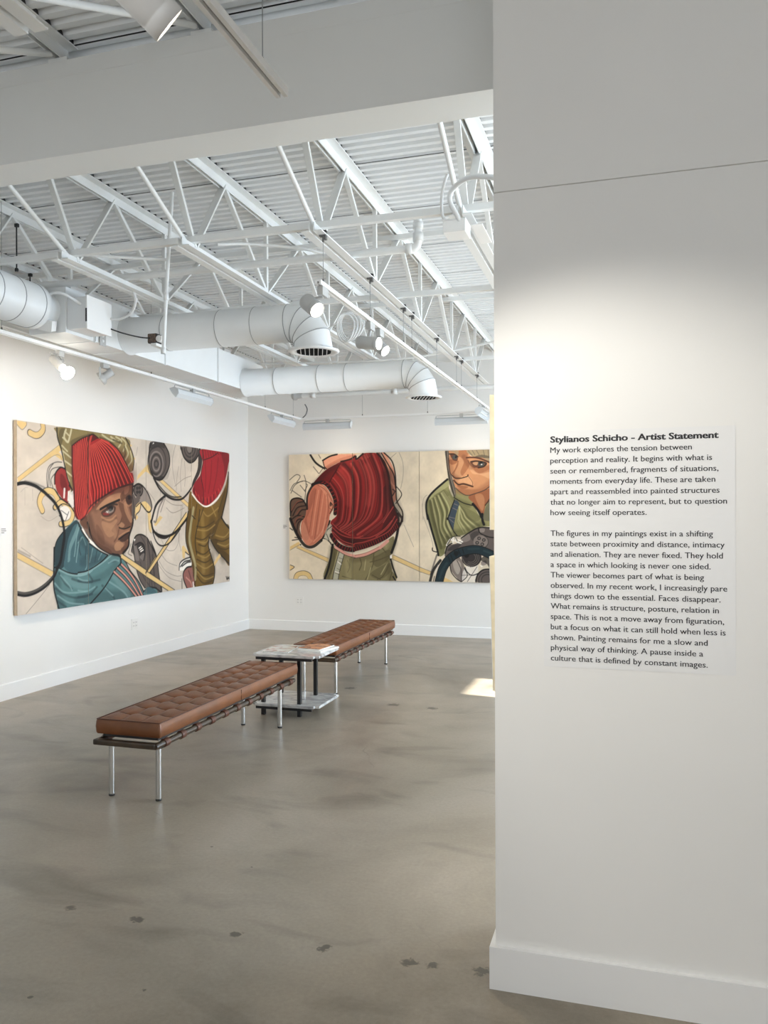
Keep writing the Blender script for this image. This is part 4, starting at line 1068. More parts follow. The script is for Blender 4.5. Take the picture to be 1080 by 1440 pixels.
('F','6b615c',100,1,[2028,1661,2191,1689,2308,1676,2411,1571,2422,1441,2340,1324,2239,1263,2123,1277,2026,1381,2003,1524]),
('F','3d3837',100,1,[2042,1364,2123,1277,2239,1263,2340,1324,2289,1303,2140,1323]),
('F','3d3837',80,1,[2044,1662,2274,1682,2325,1621,2207,1630,2060,1591]),
('S','9a8f88',85,18,0,[2290,1442,2274,1381,2237,1331,2182,1301,2121,1299,2068,1322,2033,1368,2020,1426,2033,1486,2069,1536,2123,1566,2184,1570,2238,1548,2275,1502,2290,1443]),
('S','3d3837',85,22,0,[2256,1440,2244,1392,2216,1353,2174,1330,2130,1327,2089,1346,2062,1382,2052,1428,2062,1475,2090,1514,2131,1538,2175,1541,2217,1523,2245,1487,2256,1441]),
('S','9a8f88',85,17,0,[2223,1438,2214,1405,2196,1377,2168,1362,2136,1361,2109,1373,2091,1398,2085,1430,2091,1463,2109,1490,2137,1506,2168,1508,2196,1496,2215,1471,2223,1438]),
('S','3d3837',85,22,0,[2190,1436,2184,1419,2174,1406,2160,1397,2145,1397,2130,1403,2120,1415,2117,1432,2121,1449,2130,1462,2145,1471,2160,1472,2175,1465,2185,1453,2190,1436]),
('S','3d3837',80,19,0,[2350,1469,2331,1391,2278,1327,2204,1290,2123,1286,2052,1316,2002,1373,1987,1446,2003,1522,2053,1585,2125,1624,2205,1631,2279,1603,2331,1545,2350,1470]),
('S','1a1718',100,21,0,[2044,1662,2008,1524,2026,1381,2123,1277,2239,1263,2340,1324,2422,1441,2411,1571,2308,1676]),
('F','efe9e0',100,0,[2076,1647,2100,1672,2109,1659]),
('F','6b615c',100,1,[2669,1668,2951,1685,3078,1670,3078,1605,2979,1523,2864,1494,2751,1538,2696,1602]),
('S','3d3837',85,21,0,[3058,1679,3052,1645,3038,1612,3017,1583,2987,1557,2952,1537,2914,1523,2873,1517,2832,1518,2794,1526,2761,1542,2733,1563,2713,1589,2700,1619,2697,1650]),
('S','3d3837',85,21,0,[2999,1674,2995,1651,2986,1628,2970,1607,2951,1589,2927,1576,2900,1566,2874,1561,2845,1562,2819,1568,2796,1578,2778,1593,2763,1612,2754,1633,2752,1655]),
('S','3d3837',85,21,0,[2941,1670,2939,1657,2933,1643,2926,1632,2914,1622,2903,1613,2887,1608,2874,1605,2859,1606,2844,1609,2832,1616,2821,1624,2814,1634,2808,1646,2808,1659]),
('F','9a8f88',60,1,[2808,1674,2922,1678,2884,1616,2827,1621]),
('S','1a1718',100,22,0,[2669,1668,2705,1593,2761,1534,2873,1495,2989,1529,3078,1605]),
('F','3d3837',100,1,[3078,1672,3148,1661,3167,1530,3116,1391,3007,1276,2919,1193,2939,1273,3057,1438]),
('S','1a1718',100,27,0,[2098,1280,2205,1170,2339,1095,2495,1052,2675,1055,2805,1116,2920,1203]),
('S','1a1718',90,18,0,[2123,1259,2238,1180,2374,1105,2513,1076,2675,1084]),
('S','1a1718',100,32,0,[2331,1086,2154,985,2056,803,2052,799,2091,699,2210,644,2388,630,2582,689,2841,853,3055,993,3155,1140,3196,1243,3136,1352]),
('S','6b615c',75,25,0,[2296,1052,2204,949,2145,802,2104,799]),
('S','1a1718',95,21,0,[2079,699,2185,629,2320,607,2423,632]),
('S','1a1718',100,18,0,[2079,681,2152,570,2268,523,2440,561,2655,709]),
('S','3d3837',60,13,0,[2339,1072,2237,903]),
('F','7d6330',100,1,[2881,1153,3035,1037,3276,970,3529,1046,3750,1231,3846,1428,3817,1180,3658,857,3625,789,3484,655,3336,594,3318,483,3397,336,3464,207,3463,83,3395,-8,2990,5,2914,240,2858,401,2780,561,2784,746,2832,912,2827,955]),
('F','7d6330',100,1,[3625,848,3747,767,3883,688,3880,220,3700,321,3504,435,3377,553,3336,596,3484,655]),
('F','4c3a1b',60,1,[3377,553,3504,435,3880,220,3880,334,3612,452,3526,560]),
('F','4c3a1b',60,1,[3614,832,3505,654,3398,584,3463,738]),
('F','4c3a1b',55,1,[2784,746,2832,912,2918,932,2879,696,2915,438,3011,195,2990,7,2914,240,2858,401,2780,561]),
('S','4c3a1b',50,178,1,[3421,770,3377,584,3504,477,3700,342]),
('S','4c3a1b',50,147,1,[3397,336,3417,169,3312,11]),
('S','4c3a1b',50,124,1,[3772,1178,3615,857]),
('S','a58b52',45,86,1,[3153,873,3192,630,3171,428,3190,183]),
('S','b5ab84',80,47,0,[2957,952,2894,755,2859,578,2919,418,2996,256,2991,97]),
('S','4c3a1b',80,20,0,[3033,733,3233,721,3463,790]),
('S','4c3a1b',80,19,0,[2994,594,3192,569,3378,646]),
('S','4c3a1b',80,20,0,[3012,434,3191,386,3356,441]),
('S','4c3a1b',80,20,0,[3031,333,3231,283,3397,325]),
('S','4c3a1b',80,20,0,[3011,235,3189,122,3438,136]),
('S','4c3a1b',80,20,0,[3030,134,3189,31,3416,44]),
('S','4c3a1b',80,20,0,[3072,512,3232,486,3315,545]),
('S','4c3a1b',80,20,0,[3035,997,2995,857]),
('S','4c3a1b',80,20,0,[3194,959,3093,797]),
('S','4c3a1b',80,22,0,[3749,1178,3571,910]),
('S','4c3a1b',80,21,0,[3483,561,3679,534,3870,572]),
('S','4c3a1b',80,21,0,[3569,453,3745,426,3870,442]),
('S','a58b52',75,20,0,[3033,693,3274,679,3484,749]),
('S','a58b52',75,20,0,[3032,393,3231,344,3376,388]),
('S','a58b52',75,20,0,[3031,283,3231,211,3418,252]),
('S','a58b52',75,20,0,[3050,182,3230,79,3438,95]),
('S','a58b52',75,20,0,[3032,553,3232,527,3336,586]),
('S','a58b52',75,20,0,[3194,908,3316,857,3572,962]),
('S','a58b52',75,21,0,[3505,613,3723,586,3859,648]),
('S','a58b52',75,21,0,[3401,981,3506,857]),
('S','a58b52',75,21,0,[3547,507,3745,468,3870,496]),
('S','1a1718',85,22,0,[2832,912,2784,746,2780,561,2858,401,2914,240,2990,7]),
('S','1a1718',100,27,0,[3846,1428,3817,1180,3670,857,3658,842,3747,767,3883,688]),
('S','1a1718',100,22,0,[3336,594,3318,483,3397,336,3470,207,3463,83,3416,-7]),
('S','1a1718',90,22,0,[3377,553,3504,435,3700,321,3880,220]),
('S','1a1718',90,18,0,[3104,934,3073,793,2993,574,3032,393]),
('S','1a1718',80,17,0,[2918,863,2995,823]),
('F','a32a35',100,1,[3148,1678,3847,1676,3846,1525,3750,1306,3616,1153,3443,1044,3276,988,3114,1016,2996,1094,2929,1164,2997,1266,3116,1361,3177,1526]),
('F','6b151f',55,1,[3663,1668,3847,1676,3846,1525,3750,1327,3729,1497]),
('F','6b151f',40,1,[2939,1164,3096,1340,3175,1161,3154,1019,3016,1087]),
('S','6b151f',70,16,0,[3178,1673,3208,1569]),
('S','6b151f',70,16,0,[3239,1673,3269,1581]),
('S','6b151f',70,16,0,[3300,1672,3331,1593]),
('S','6b151f',70,16,0,[3363,1672,3394,1606]),
('S','6b151f',70,16,0,[3426,1671,3457,1619]),
('S','6b151f',70,16,0,[3489,1671,3521,1632]),
('S','6b151f',70,17,0,[3554,1671,3586,1645]),
('S','6b151f',70,17,0,[3619,1670,3652,1658]),
('S','6b151f',70,17,0,[3685,1670,3719,1671]),
('S','1a1718',80,13,0,[3197,1548,3404,1597,3554,1660]),
('S','d4584d',70,13,0,[2997,1156,3036,1107]),
('S','d4584d',70,13,0,[3075,1113,3104,1058]),
('S','d4584d',70,13,0,[3165,1090,3178,1029]),
('S','d4584d',70,13,0,[3246,1087,3251,1020]),
('S','d4584d',70,13,0,[3328,1094,3328,1027]),
('S','d4584d',70,13,0,[3412,1121,3426,1065]),
('S','d4584d',70,13,0,[3497,1165,3525,1108]),
('S','d4584d',70,14,0,[3573,1204,3605,1158]),
('S','d4584d',70,14,0,[3628,1248,3661,1207]),
('S','1a1718',80,14,0,[2968,1195,2975,1131]),
('S','1a1718',80,14,0,[3195,1080,3203,1015]),
('S','1a1718',80,15,0,[3287,1072,3295,1006]),
('S','1a1718',80,15,0,[3370,1094,3378,1028]),
('S','1a1718',80,15,0,[3456,1128,3465,1060]),
('S','1a1718',80,15,0,[3534,1171,3542,1104]),
('S','6b151f',45,23,1,[3238,1540,3257,1347,3236,1163]),
('S','6b151f',45,24,1,[3404,1551,3382,1353,3318,1145]),
('S','6b151f',45,24,1,[3575,1593,3531,1381,3444,1169]),
('S','efe9e0',100,17,0,[2919,1124,3074,1028,3276,975,3529,1067,3616,1132]),
('S','1a1718',90,16,0,[3178,1668,3187,1527,3136,1362,3195,1162,3174,1009]),
('F','efe9e0',100,1,[2634,228,2653,314,2839,363,2905,300,2886,257,2744,222]),
('S','1a1718',90,20,0,[2625,229,2644,305,2745,348,2886,365]),
('S','1a1718',90,20,0,[2653,266,2745,319,2877,331]),
('S','1a1718',90,20,0,[2689,269,2801,306,2886,311]),
('F','9b6a62',100,1,[2800,247,2914,252,2945,140,2975,38,2913,-4,2799,1,2722,116,2726,194]),
('S','d7a193',70,19,0,[2781,131,2875,75,2913,13]),
('S','1a1718',100,21,0,[2914,252,2800,247,2722,194,2722,116,2799,1]),
('S','47302a',60,22,0,[2838,206,2894,104]),
('S','efe9e0',100,22,0,[2942,60,2951,0]),
('S','1a1718',80,17,0,[2688,119,2688,8]),
('F','dec28c',100,0,[2687,496,2727,514,2848,411,2829,391,2764,435,2749,353,2701,369]),
('S','3d3837',100,15,0,[2764,433,2839,397]),
('F','dec28c',100,0,[3601,378,3638,345,3470,226,3449,271]),
('S','1a1718',100,17,0,[3777,71,3799,32]),
('S','1a1718',100,18,0,[3815,68,3810,31,3833,51,3860,33,3856,63])]
ART_BACK=[
('F','dec28c',100,0,[16,438,139,504,168,473,16,392]),
('F','dec28c',100,0,[120,452,173,439,574,285,565,232,110,421]),
('S','8b8078',100,6,0,[173,439,574,285]),
('S','8b8078',100,7,0,[110,421,565,232]),
('S','8b8078',100,7,0,[16,389,153,462]),
('F','33272a',100,1,[181,464,179,459,177,456,172,454,167,454,162,455,159,459,158,463,159,469,162,472,167,474,172,474,177,473,180,469]),
('F','dec28c',100,0,[12,187,77,161,12,114]),
('S','3d3837',100,10,0,[17,189,77,161,17,116]),
('S','3d3837',100,69,0,[92,-7,123,59,210,81,282,58,315,-2]),
('S','dec28c',100,58,0,[92,-7,125,58,210,79,280,56,313,-2]),
('F','dec28c',100,0,[1446,334,1478,340,1858,177,1931,148,1930,96,1853,119,1448,292]),
('S','8b8078',100,8,0,[1478,340,1858,177]),
('S','8b8078',100,8,0,[1448,292,1853,119]),
('F','dec28c',100,0,[1831,187,1983,131,1969,85,1831,129]),
('S','8b8078',100,7,0,[1831,187,1983,131]),
('S','8b8078',100,7,0,[1831,129,1969,85]),
('F','dec28c',100,0,[2165,59,2274,5,2129,2]),
('S','3d3837',80,12,0,[11,1343,108,1413,166,1386,118,1315]),
('S','3d3837',80,12,0,[30,1164,88,1271,214,1327,319,1290]),
('S','3d3837',80,12,0,[20,1200,79,1289,204,1323]),
('S','3d3837',80,12,0,[224,1403,252,1286,232,1064]),
('S','3d3837',80,12,0,[166,1270,242,1179]),
('S','3d3837',80,12,0,[49,1200,184,1109]),
('S','3d3837',80,11,0,[434,1674,463,1629]),
('S','3d3837',80,12,0,[358,1516,434,1425]),
('S','3d3837',80,11,0,[443,1425,491,1486]),
('S','3d3837',80,12,0,[252,1286,271,1268,233,1197]),
('S','8b8078',75,7,0,[1560,1675,1609,1546,1613,1376,1579,1206]),
('S','8b8078',75,7,0,[1521,1671,1442,1607]),
('S','8b8078',75,6,0,[1870,969,1889,1076,1935,1120]),
('S','8b8078',75,6,0,[1870,1005,1879,808,1888,828,1998,524,2006,400]),
('S','8b8078',75,7,0,[1626,731,1675,618,1752,448]),
('S','1a1718',100,28,0,[315,1677,377,1586,444,1530,521,1488]),
('F','8d8360',100,1,[615,452,723,400,844,340,955,304,957,288,1159,339,1309,454,1483,584,1463,389,1430,285,1457,143,1486,6,854,-7,954,8,513,2,591,293]),
('F','5f573c',55,1,[620,434,695,400,657,241,600,63,591,293]),
('F','5f573c',60,1,[1189,291,1418,408,1418,294,1258,177]),
('F','5f573c',50,1,[1158,90,1418,237,1457,143,1298,16]),
('F','b5ab84',35,1,[1209,330,1299,426,1458,541,1438,446,1279,340]),
('S','5f573c',85,13,0,[657,364,638,187,562,27]),
('S','5f573c',85,13,0,[843,261,871,173,843,103]),
('S','5f573c',85,14,0,[1209,358,1199,215,1138,90,1092,7]),
('S','5f573c',85,14,0,[1017,289,1037,212,1007,135]),
('S','5f573c',85,14,0,[1418,208,1338,64,1258,15]),
('S','5f573c',85,14,0,[1457,114,1427,9]),
('S','5f573c',85,14,0,[875,278,875,172]),
('S','5f573c',85,14,0,[1188,71,1298,16]),
('S','5f573c',85,14,0,[1158,243,1279,273,1428,332]),
('S','5f573c',85,14,0,[1309,445,1379,369]),
('S','5f573c',85,13,0,[768,49,917,10]),
('S','b5ab84',75,14,0,[1168,167,1118,13]),
('S','b5ab84',75,14,0,[1098,271,1078,136]),
('S','b5ab84',75,14,0,[1398,237,1308,83]),
('S','b5ab84',75,13,0,[713,382,657,188,600,10]),
('S','5f573c',50,109,1,[638,417,600,187,553,9]),
('S','5f573c',50,106,1,[1478,503,1418,294,1457,29]),
('S','5f573c',45,79,1,[916,269,1139,310,1339,407]),
('S','b5ab84',30,81,1,[843,243,861,33]),
('S','3d3837',100,87,0,[762,356,720,224,689,109,670,5]),
('S','b9b5a3',100,67,0,[762,361,720,224,689,109,670,5]),
('S','5f573c',70,9,0,[722,250,769,225]),
('S','5f573c',70,9,0,[694,153,741,127]),
('S','5f573c',70,9,0,[666,91,712,74]),
('S','5f573c',70,9,0,[722,294,778,277]),
('S','efe9e0',100,9,0,[704,241,750,207]),
('S','efe9e0',100,9,0,[666,109,722,92]),
('S','1a1718',100,30,0,[634,470,600,275,558,116,513,2]),
('S','d7a193',100,42,0,[676,435,816,348,950,316,946,315,1108,346,1279,426,1399,522]),
('S','1a1718',80,10,0,[657,417,816,330,950,297,946,292,1108,323,1289,407]),
('S','8f5746',70,9,0,[947,327,1109,367,1279,445]),
('S','1a1718',100,36,0,[1548,712,1513,541,1453,370]),
('S','1a1718',100,24,0,[1438,294,1477,162,1521,49]),
('S','1a1718',100,19,0,[1472,57,1506,6]),
('F','efe9e0',100,0,[1433,332,1458,342,1458,294,1433,294]),
('F','dba085',100,1,[1318,1676,1372,1667,1481,1473,1510,1254,1521,1084,1470,1023,1450,1170,1421,1332,1382,1503]),
('F','8f5746',50,1,[1422,1503,1481,1407,1500,1255,1451,1312]),
('F','8f5746',50,1,[1431,1284,1500,1179,1460,1122]),
('S','1a1718',100,18,0,[1353,1680,1461,1568,1505,1406,1515,1217,1527,1046,1602,904,1602,781,1597,797,1538,674]),
('S','1a1718',100,13,0,[1520,1235,1593,1130,1514,1013]),
('S','1a1718',100,17,0,[1318,1676,1422,1503,1486,1388,1510,1217]),
('S','1a1718',90,29,0,[1538,882,1597,806,1548,693]),
('S','1a1718',90,12,0,[1499,970,1597,837]),
('S','3d3837',100,15,0,[1470,1198,1500,1169,1460,1103]),
('F','dba085',100,1,[496,1593,595,1645,727,1674,959,1670,981,1675,920,1628,959,1635,885,1608,745,1576,604,1511,548,1484,510,1521]),
('F','c27c64',60,1,[548,1529,745,1622,940,1661,940,1626,745,1583,548,1485]),
('S','1a1718',100,23,0,[493,1597,595,1650,698,1674]),
('S','1a1718',100,14,0,[496,1593,515,1521,548,1484]),
('F','8e2626',100,1,[348,1276,443,1390,547,1476,661,1536,754,1576,885,1603,959,1645,971,1598,1062,1675,1253,1676,1352,1580,1406,1408,1436,1256,1465,1084,1504,932,1558,790,1548,778,1518,736,1409,622,1260,535,1089,477,937,442,927,437,788,471,676,554,622,633,602,769,687,857,687,963,659,1069,603,1202,519,1274,433,1297]),
('F','480e11',60,1,[357,1294,547,1468,726,1535,604,1317,528,1318]),
('F','480e11',70,1,[1301,1124,1421,1256,1499,932,1548,807,1419,645,1260,559,1340,750]),
('F','480e11',60,1,[620,637,696,681,844,594,956,568,1159,578,1038,500,855,451,788,479]),
('F','b8524a',50,1,[960,1589,1062,1663,1193,1670,1112,1605]),
('R','480e11',75,53,8,0,[[604,1299,697,1174,743,1015,715,804,658,734],[764,1543,884,1409,911,1189,882,804,752,681],[991,1550,1061,1337,1060,1050,978,808,733,653],[1092,1663,1212,1392,1231,1125,1140,817,876,625],[1283,1668,1372,1409,1401,1123,1380,845,1059,587]],1),
('R','b8524a',62,25,7,35,[[604,1299,697,1174,743,1015,715,804,658,734],[764,1543,884,1409,911,1189,882,804,752,681],[991,1550,1061,1337,1060,1050,978,808,733,653],[1092,1663,1212,1392,1231,1125,1140,817,876,625],[1283,1668,1372,1409,1401,1123,1380,845,1059,587]],1),
('R','b8524a',60,10,5,60,[[604,1299,697,1174,743,1015,715,804,658,734],[764,1543,884,1409,911,1189,882,804,752,681],[991,1550,1061,1337,1060,1050,978,808,733,653],[1092,1663,1212,1392,1231,1125,1140,817,876,625],[1283,1668,1372,1409,1401,1123,1380,845,1059,587]],0),
('R','2d1011',60,12,5,20,[[604,1299,697,1174,743,1015,715,804,658,734],[764,1543,884,1409,911,1189,882,804,752,681],[991,1550,1061,1337,1060,1050,978,808,733,653],[1092,1663,1212,1392,1231,1125,1140,817,876,625],[1283,1668,1372,1409,1401,1123,1380,845,1059,587]],0),
('S','2d1011',55,165,1,[1401,1389,1460,1065,1538,838,1499,778,1280,588,1058,501,855,451]),
('S','2d1011',50,100,1,[639,681,751,567,937,489]),
('S','2d1011',40,83,1,[386,1284,472,1372,585,1476,754,1543]),
('S','b8524a',30,82,1,[745,1437,846,1260,864,1015]),
('S','b8524a',30,79,1,[1112,1509,1182,1259,1141,1011]),
('S','b8524a',70,12,0,[621,708,751,602,928,559,1059,587]),
('S','b8524a',70,12,0,[639,637,770,523,937,472]),
('S','b8524a',70,12,0,[630,752,742,655,882,594]),
('S','b8524a',70,13,0,[957,558,1159,568,1340,664,1459,788]),
('S','b8524a',70,13,0,[1479,970,1340,762]),
('S','b8524a',70,13,0,[1499,845,1399,693,1240,578]),
('S','2d1011',100,24,0,[754,1576,885,1605,959,1645,971,1603,1062,1673]),
('S','2d1011',100,9,0,[745,1552,660,1421,585,1299]),
('S','b8524a',70,9,0,[594,1295,678,1174,715,1051]),
('S','2d1011',100,52,0,[348,1272,471,1303,556,1264,631,1157,673,1034,668,884]),
('S','8e2626',90,11,0,[477,1296,505,1310]),
('S','8e2626',90,11,0,[515,1283,543,1296]),
('S','8e2626',90,11,0,[548,1251,576,1265]),
('S','8e2626',90,11,0,[581,1211,609,1225]),
('S','8e2626',90,11,0,[609,1166,637,1180]),
('S','8e2626',90,11,0,[632,1122,660,1136]),
('S','8e2626',90,11,0,[651,1069,679,1083]),
('S','8e2626',90,11,0,[660,1016,688,1030]),
('S','8e2626',90,11,0,[664,963,693,977]),
('S','8e2626',90,11,0,[660,910,688,924]),
('S','2d1011',100,64,0,[1548,740,1419,605,1259,516,1099,455,937,411,918,402,807,418,695,479,615,593]),
('S','8e2626',90,9,0,[1520,746,1540,697]),
('S','8e2626',90,9,0,[1498,724,1518,675]),
('S','8e2626',90,9,0,[1478,701,1497,652]),
('S','8e2626',90,9,0,[1457,679,1476,629]),
('S','8e2626',90,9,0,[1435,656,1455,606]),
('S','8e2626',90,9,0,[1414,633,1434,584]),
('S','8e2626',90,9,0,[1386,615,1406,565]),
('S','8e2626',90,9,0,[1355,598,1375,548]),
('S','8e2626',90,9,0,[1326,581,1345,532]),
('S','8e2626',90,9,0,[1295,564,1314,515]),
('S','8e2626',90,9,0,[1265,547,1284,497]),
('S','8e2626',90,9,0,[1234,533,1253,484]),
('S','8e2626',90,9,0,[1203,522,1223,472]),
('S','8e2626',90,9,0,[1172,510,1192,460]),
('S','8e2626',90,9,0,[1142,498,1162,449]),
('S','8e2626',90,9,0,[1111,486,1131,437]),
('S','8e2626',90,9,0,[1081,476,1101,426]),
('S','8e2626',90,9,0,[1049,468,1069,418]),
('S','8e2626',90,9,0,[1019,459,1039,409]),
('S','8e2626',90,9,0,[987,451,1008,401]),
('S','8e2626',90,9,0,[957,442,977,392]),
('S','8e2626',90,9,0,[926,433,947,383]),
('S','8e2626',90,8,0,[894,427,872,385]),
('S','8e2626',90,8,0,[857,433,835,390]),
('S','8e2626',90,8,0,[820,441,797,399]),
('S','8e2626',90,8,0,[783,458,760,416]),
('S','8e2626',90,8,0,[745,478,723,436]),
('S','8e2626',90,8,0,[708,504,685,462]),
('S','8e2626',90,8,0,[675,539,653,497]),
('S','8e2626',90,8,0,[647,579,625,537]),
('S','b8524a',70,12,0,[1528,807,1419,655,1260,569,1089,510,937,480,927,445,788,484,676,558,620,646]),
('S','1a1718',90,24,0,[1258,1676,1362,1551,1421,1379,1436,1256,1470,1037,1548,838,1548,750]),
('S','2d1011',90,25,0,[1303,1629,1392,1446,1421,1332]),
('F','6f5648',100,1,[20,1057,107,1093,203,1068,256,983,260,859,183,779,159,672,192,547,125,564,58,716,17,815]),
('S','1a1718',80,19,0,[29,895,107,1020,213,1046]),
('S','1a1718',80,19,0,[58,859,126,966,242,992]),
('S','1a1718',80,19,0,[126,859,184,930,251,939]),
('S','1a1718',80,19,0,[39,806,126,859,222,841]),
('S','1a1718',80,19,0,[67,725,135,805,212,805]),
('S','1a1718',80,19,0,[115,636,135,752,183,796]),
('S','8f5746',80,13,0,[39,931,117,1038,203,1064]),
('S','8f5746',80,13,0,[77,680,106,806,203,859]),
('S','8f5746',80,13,0,[107,877,174,957]),
('F','c27c64',100,1,[276,1135,357,1249,433,1284,528,1247,603,1140,650,1016,642,946,593,858,583,796,545,650,469,544,364,466,288,448,211,516,175,636,185,770,246,868]),
('F','8f5746',45,1,[319,1161,386,1231,357,1054,289,876,260,805,298,592,250,520,193,636,270,930]),
('F','dba085',55,1,[433,1266,528,1229,603,1105,640,990,593,928,546,1105]),
('F','dba085',45,1,[222,770,298,565,345,521,278,467,211,538,183,663]),
('S','dba085',60,17,1,[433,1195,385,929,336,592]),
('S','dba085',60,16,1,[509,1176,470,929,412,610]),
('S','dba085',60,16,1,[546,1105,546,929,479,592]),
('S','dba085',60,16,1,[545,805,469,628,355,503]),
('S','8f5746',70,13,0,[395,1213,347,930,298,636]),
('S','8f5746',70,13,0,[471,1195,432,929,374,548]),
('S','8f5746',70,13,0,[556,1141,574,928,517,663]),
('S','8f5746',70,13,0,[603,1043,584,964,631,928]),
('S','8f5746',70,13,0,[424,1266,537,1194,622,1052]),
('S','1a1718',80,14,0,[603,1034,640,981,593,884]),
('F','1a1718',80,1,[593,1025,617,1034,621,990,598,981]),
('S','1a1718',95,30,0,[265,948,271,1126,348,1263,433,1297]),
('S','1a1718',95,42,0,[19,815,77,680,163,533,250,445,355,443,469,526]),
('S','1a1718',100,23,0,[469,526,545,646,593,787]),
('S','1a1718',100,21,0,[24,859,25,1048,107,1096,203,1073,251,992]),
('S','dba085',70,8,0,[183,564,259,467,355,468,479,566]),
('S','1a1718',90,15,0,[14,689,53,662]),
('S','1a1718',90,15,0,[47,524,144,538]),
('S','1a1718',90,15,0,[86,564,134,555]),
('S','1a1718',90,15,0,[497,553,564,531,620,461]),
('S','1a1718',90,15,0,[545,540,610,487]),
('F','b9b5a3',70,1,[545,681,602,743,625,699,592,593,582,522,516,566]),
('S','3d3837',100,10,0,[554,663,621,716]),
('S','3d3837',100,10,0,[545,610,582,522]),
('F','989469',100,1,[2209,1322,2109,1243,1999,1155,1935,1058,1921,969,1934,808,1925,900,1998,667,2061,454,2093,329,2161,365,2171,437,2271,579,2379,597,2504,642,2629,708,2787,721,2770,806,2771,1068,2700,1051,2647,824,2541,982,2487,1097,2299,1196,2281,1090,2227,1188]),
('F','5a583a',35,1,[1999,1129,2137,1198,2227,1109,2072,1092]),
('F','5a583a',75,1,[2017,792,2135,614,2271,579,2198,526,2089,632]),
('F','5a583a',35,1,[2326,984,2523,912,2629,824,2558,774,2415,844]),
('F','bdb88c',55,1,[1999,1155,2200,1295,2218,1233,2036,1119,1963,1058]),
('R','5a583a',75,36,5,0,[[1972,1040,2008,825,2071,605,2116,436],[2063,1092,2136,878,2135,703,2216,570],[2145,1154,2254,966,2226,792,2289,624]],1),
('R','bdb88c',75,22,5,50,[[1972,1040,2008,825,2071,605,2116,436],[2063,1092,2136,878,2135,703,2216,570],[2145,1154,2254,966,2226,792,2289,624]],1),
('R','5f573c',70,8,4,20,[[1972,1040,2008,825,2071,605,2116,436],[2063,1092,2136,878,2135,703,2216,570],[2145,1154,2254,966,2226,792,2289,624]],0),
('R','5a583a',55,30,4,0,[[2326,1010,2415,913,2469,827,2611,721],[2362,966,2343,824,2343,765,2415,633]],1),
('R','bdb88c',70,18,4,50,[[2326,1010,2415,913,2469,827,2611,721],[2362,966,2343,824,2343,765,2415,633]],1),
('S','5a583a',45,109,1,[1962,1004,1999,825,2071,614,2134,401]),
('S','5a583a',50,99,1,[2180,472,2271,606,2486,651,2646,730]),
('S','5a583a',45,81,1,[2254,1153,2308,1055,2469,983]),
('F','4a5560',100,1,[2297,1048,2355,1010,2327,913,2300,807,2321,898,2289,747,2271,666,2206,817,2235,898,2206,807,2254,940]),
('S','9a8f88',60,9,0,[2272,949,2326,922]),
('S','9a8f88',60,9,0,[2226,834,2298,816]),
('S','9a8f88',60,9,0,[2226,810,2280,765]),
('S','9a8f88',60,9,0,[2290,1002,2335,984]),
('S','1a1718',100,13,0,[2295,1055,2249,940,2203,803,2204,818,2271,668,2325,597]),
('F','a06a4b',100,1,[2483,1106,2771,1217,2771,1059,2696,981,2651,837,2550,995]),
('F','cb9770',55,1,[2559,1105,2647,1122,2682,1034,2647,911]),
('F','cb9770',100,1,[2206,1681,2471,1683,2507,1607,2772,1553,2771,1234,2674,1172,2559,1130,2461,1108,2371,1149,2300,1221,2271,1338,2237,1410,2215,1588]),
('F','a06a4b',70,1,[2346,1673,2471,1677,2462,1582,2489,1493,2417,1380,2345,1324,2273,1356,2318,1470,2355,1567]),
('F','e0b58d',45,1,[2355,1602,2417,1539,2372,1407,2399,1345,2327,1346,2291,1382,2345,1496]),
('F','e0b58d',55,1,[2461,1370,2524,1299,2532,1229,2416,1257,2309,1302,2381,1319]),
('F','e0b58d',60,1,[2489,1484,2604,1385,2763,1400,2762,1313,2630,1367,2524,1387]),
('F','a06a4b',60,1,[2524,1475,2613,1385,2763,1453,2763,1496,2648,1464]),
('F','a06a4b',45,1,[2344,1196,2470,1185,2630,1192,2762,1260,2762,1225,2647,1166,2470,1110,2371,1151]),
('F','a06a4b',80,1,[2228,1570,2337,1554,2309,1515,2246,1507]),
('F','6b6559',100,1,[2172,1682,2220,1681,2224,1499,2246,1392,2308,1196,2301,1086,2245,1197,2210,1348,2183,1571]),
('S','1a1718',85,11,0,[2188,1682,2196,1499,2228,1339,2290,1090]),
('S','9a8f88',70,8,0,[2201,1677,2210,1499,2264,1268,2299,1125]),
('S','1a1718',80,11,0,[2219,1588,2237,1410,2268,1365]),
('F','a8977a',100,1,[2462,1683,2772,1679,2772,1531,2649,1585,2525,1605]),
('F','3d3837',60,1,[2560,1597,2649,1621,2772,1592,2772,1575,2631,1582]),
('F','a8977a',80,1,[2229,1680,2346,1680,2332,1611,2292,1657]),
('S','6b6559',80,9,0,[2471,1679,2525,1616]),
('S','6b6559',80,9,0,[2578,1680,2613,1622]),
('S','6b6559',80,9,0,[2667,1678,2684,1603]),
('S','6b6559',80,9,0,[2728,1676,2737,1584]),
('S','6b6559',80,9,0,[2525,1679,2560,1624]),
('F','5e3a2c',90,1,[2238,1640,2310,1630,2338,1594,2328,1550,2273,1564]),
('F','545654',100,1,[2329,1596,2326,1584,2318,1574,2305,1569,2292,1569,2279,1575,2271,1585,2268,1597,2271,1609,2279,1620,2292,1625,2305,1624,2318,1619,2326,1608]),
('F','1a1718',100,1,[2329,1598,2327,1593,2322,1588,2317,1585,2311,1585,2305,1588,2301,1594,2300,1599,2301,1605,2305,1610,2311,1613,2317,1613,2322,1610,2327,1604]),
('S','1a1718',90,16,0,[2229,1641,2292,1639,2341,1602]),
('S','5e3a2c',30,72,1,[2228,1570,2264,1383,2327,1329]),
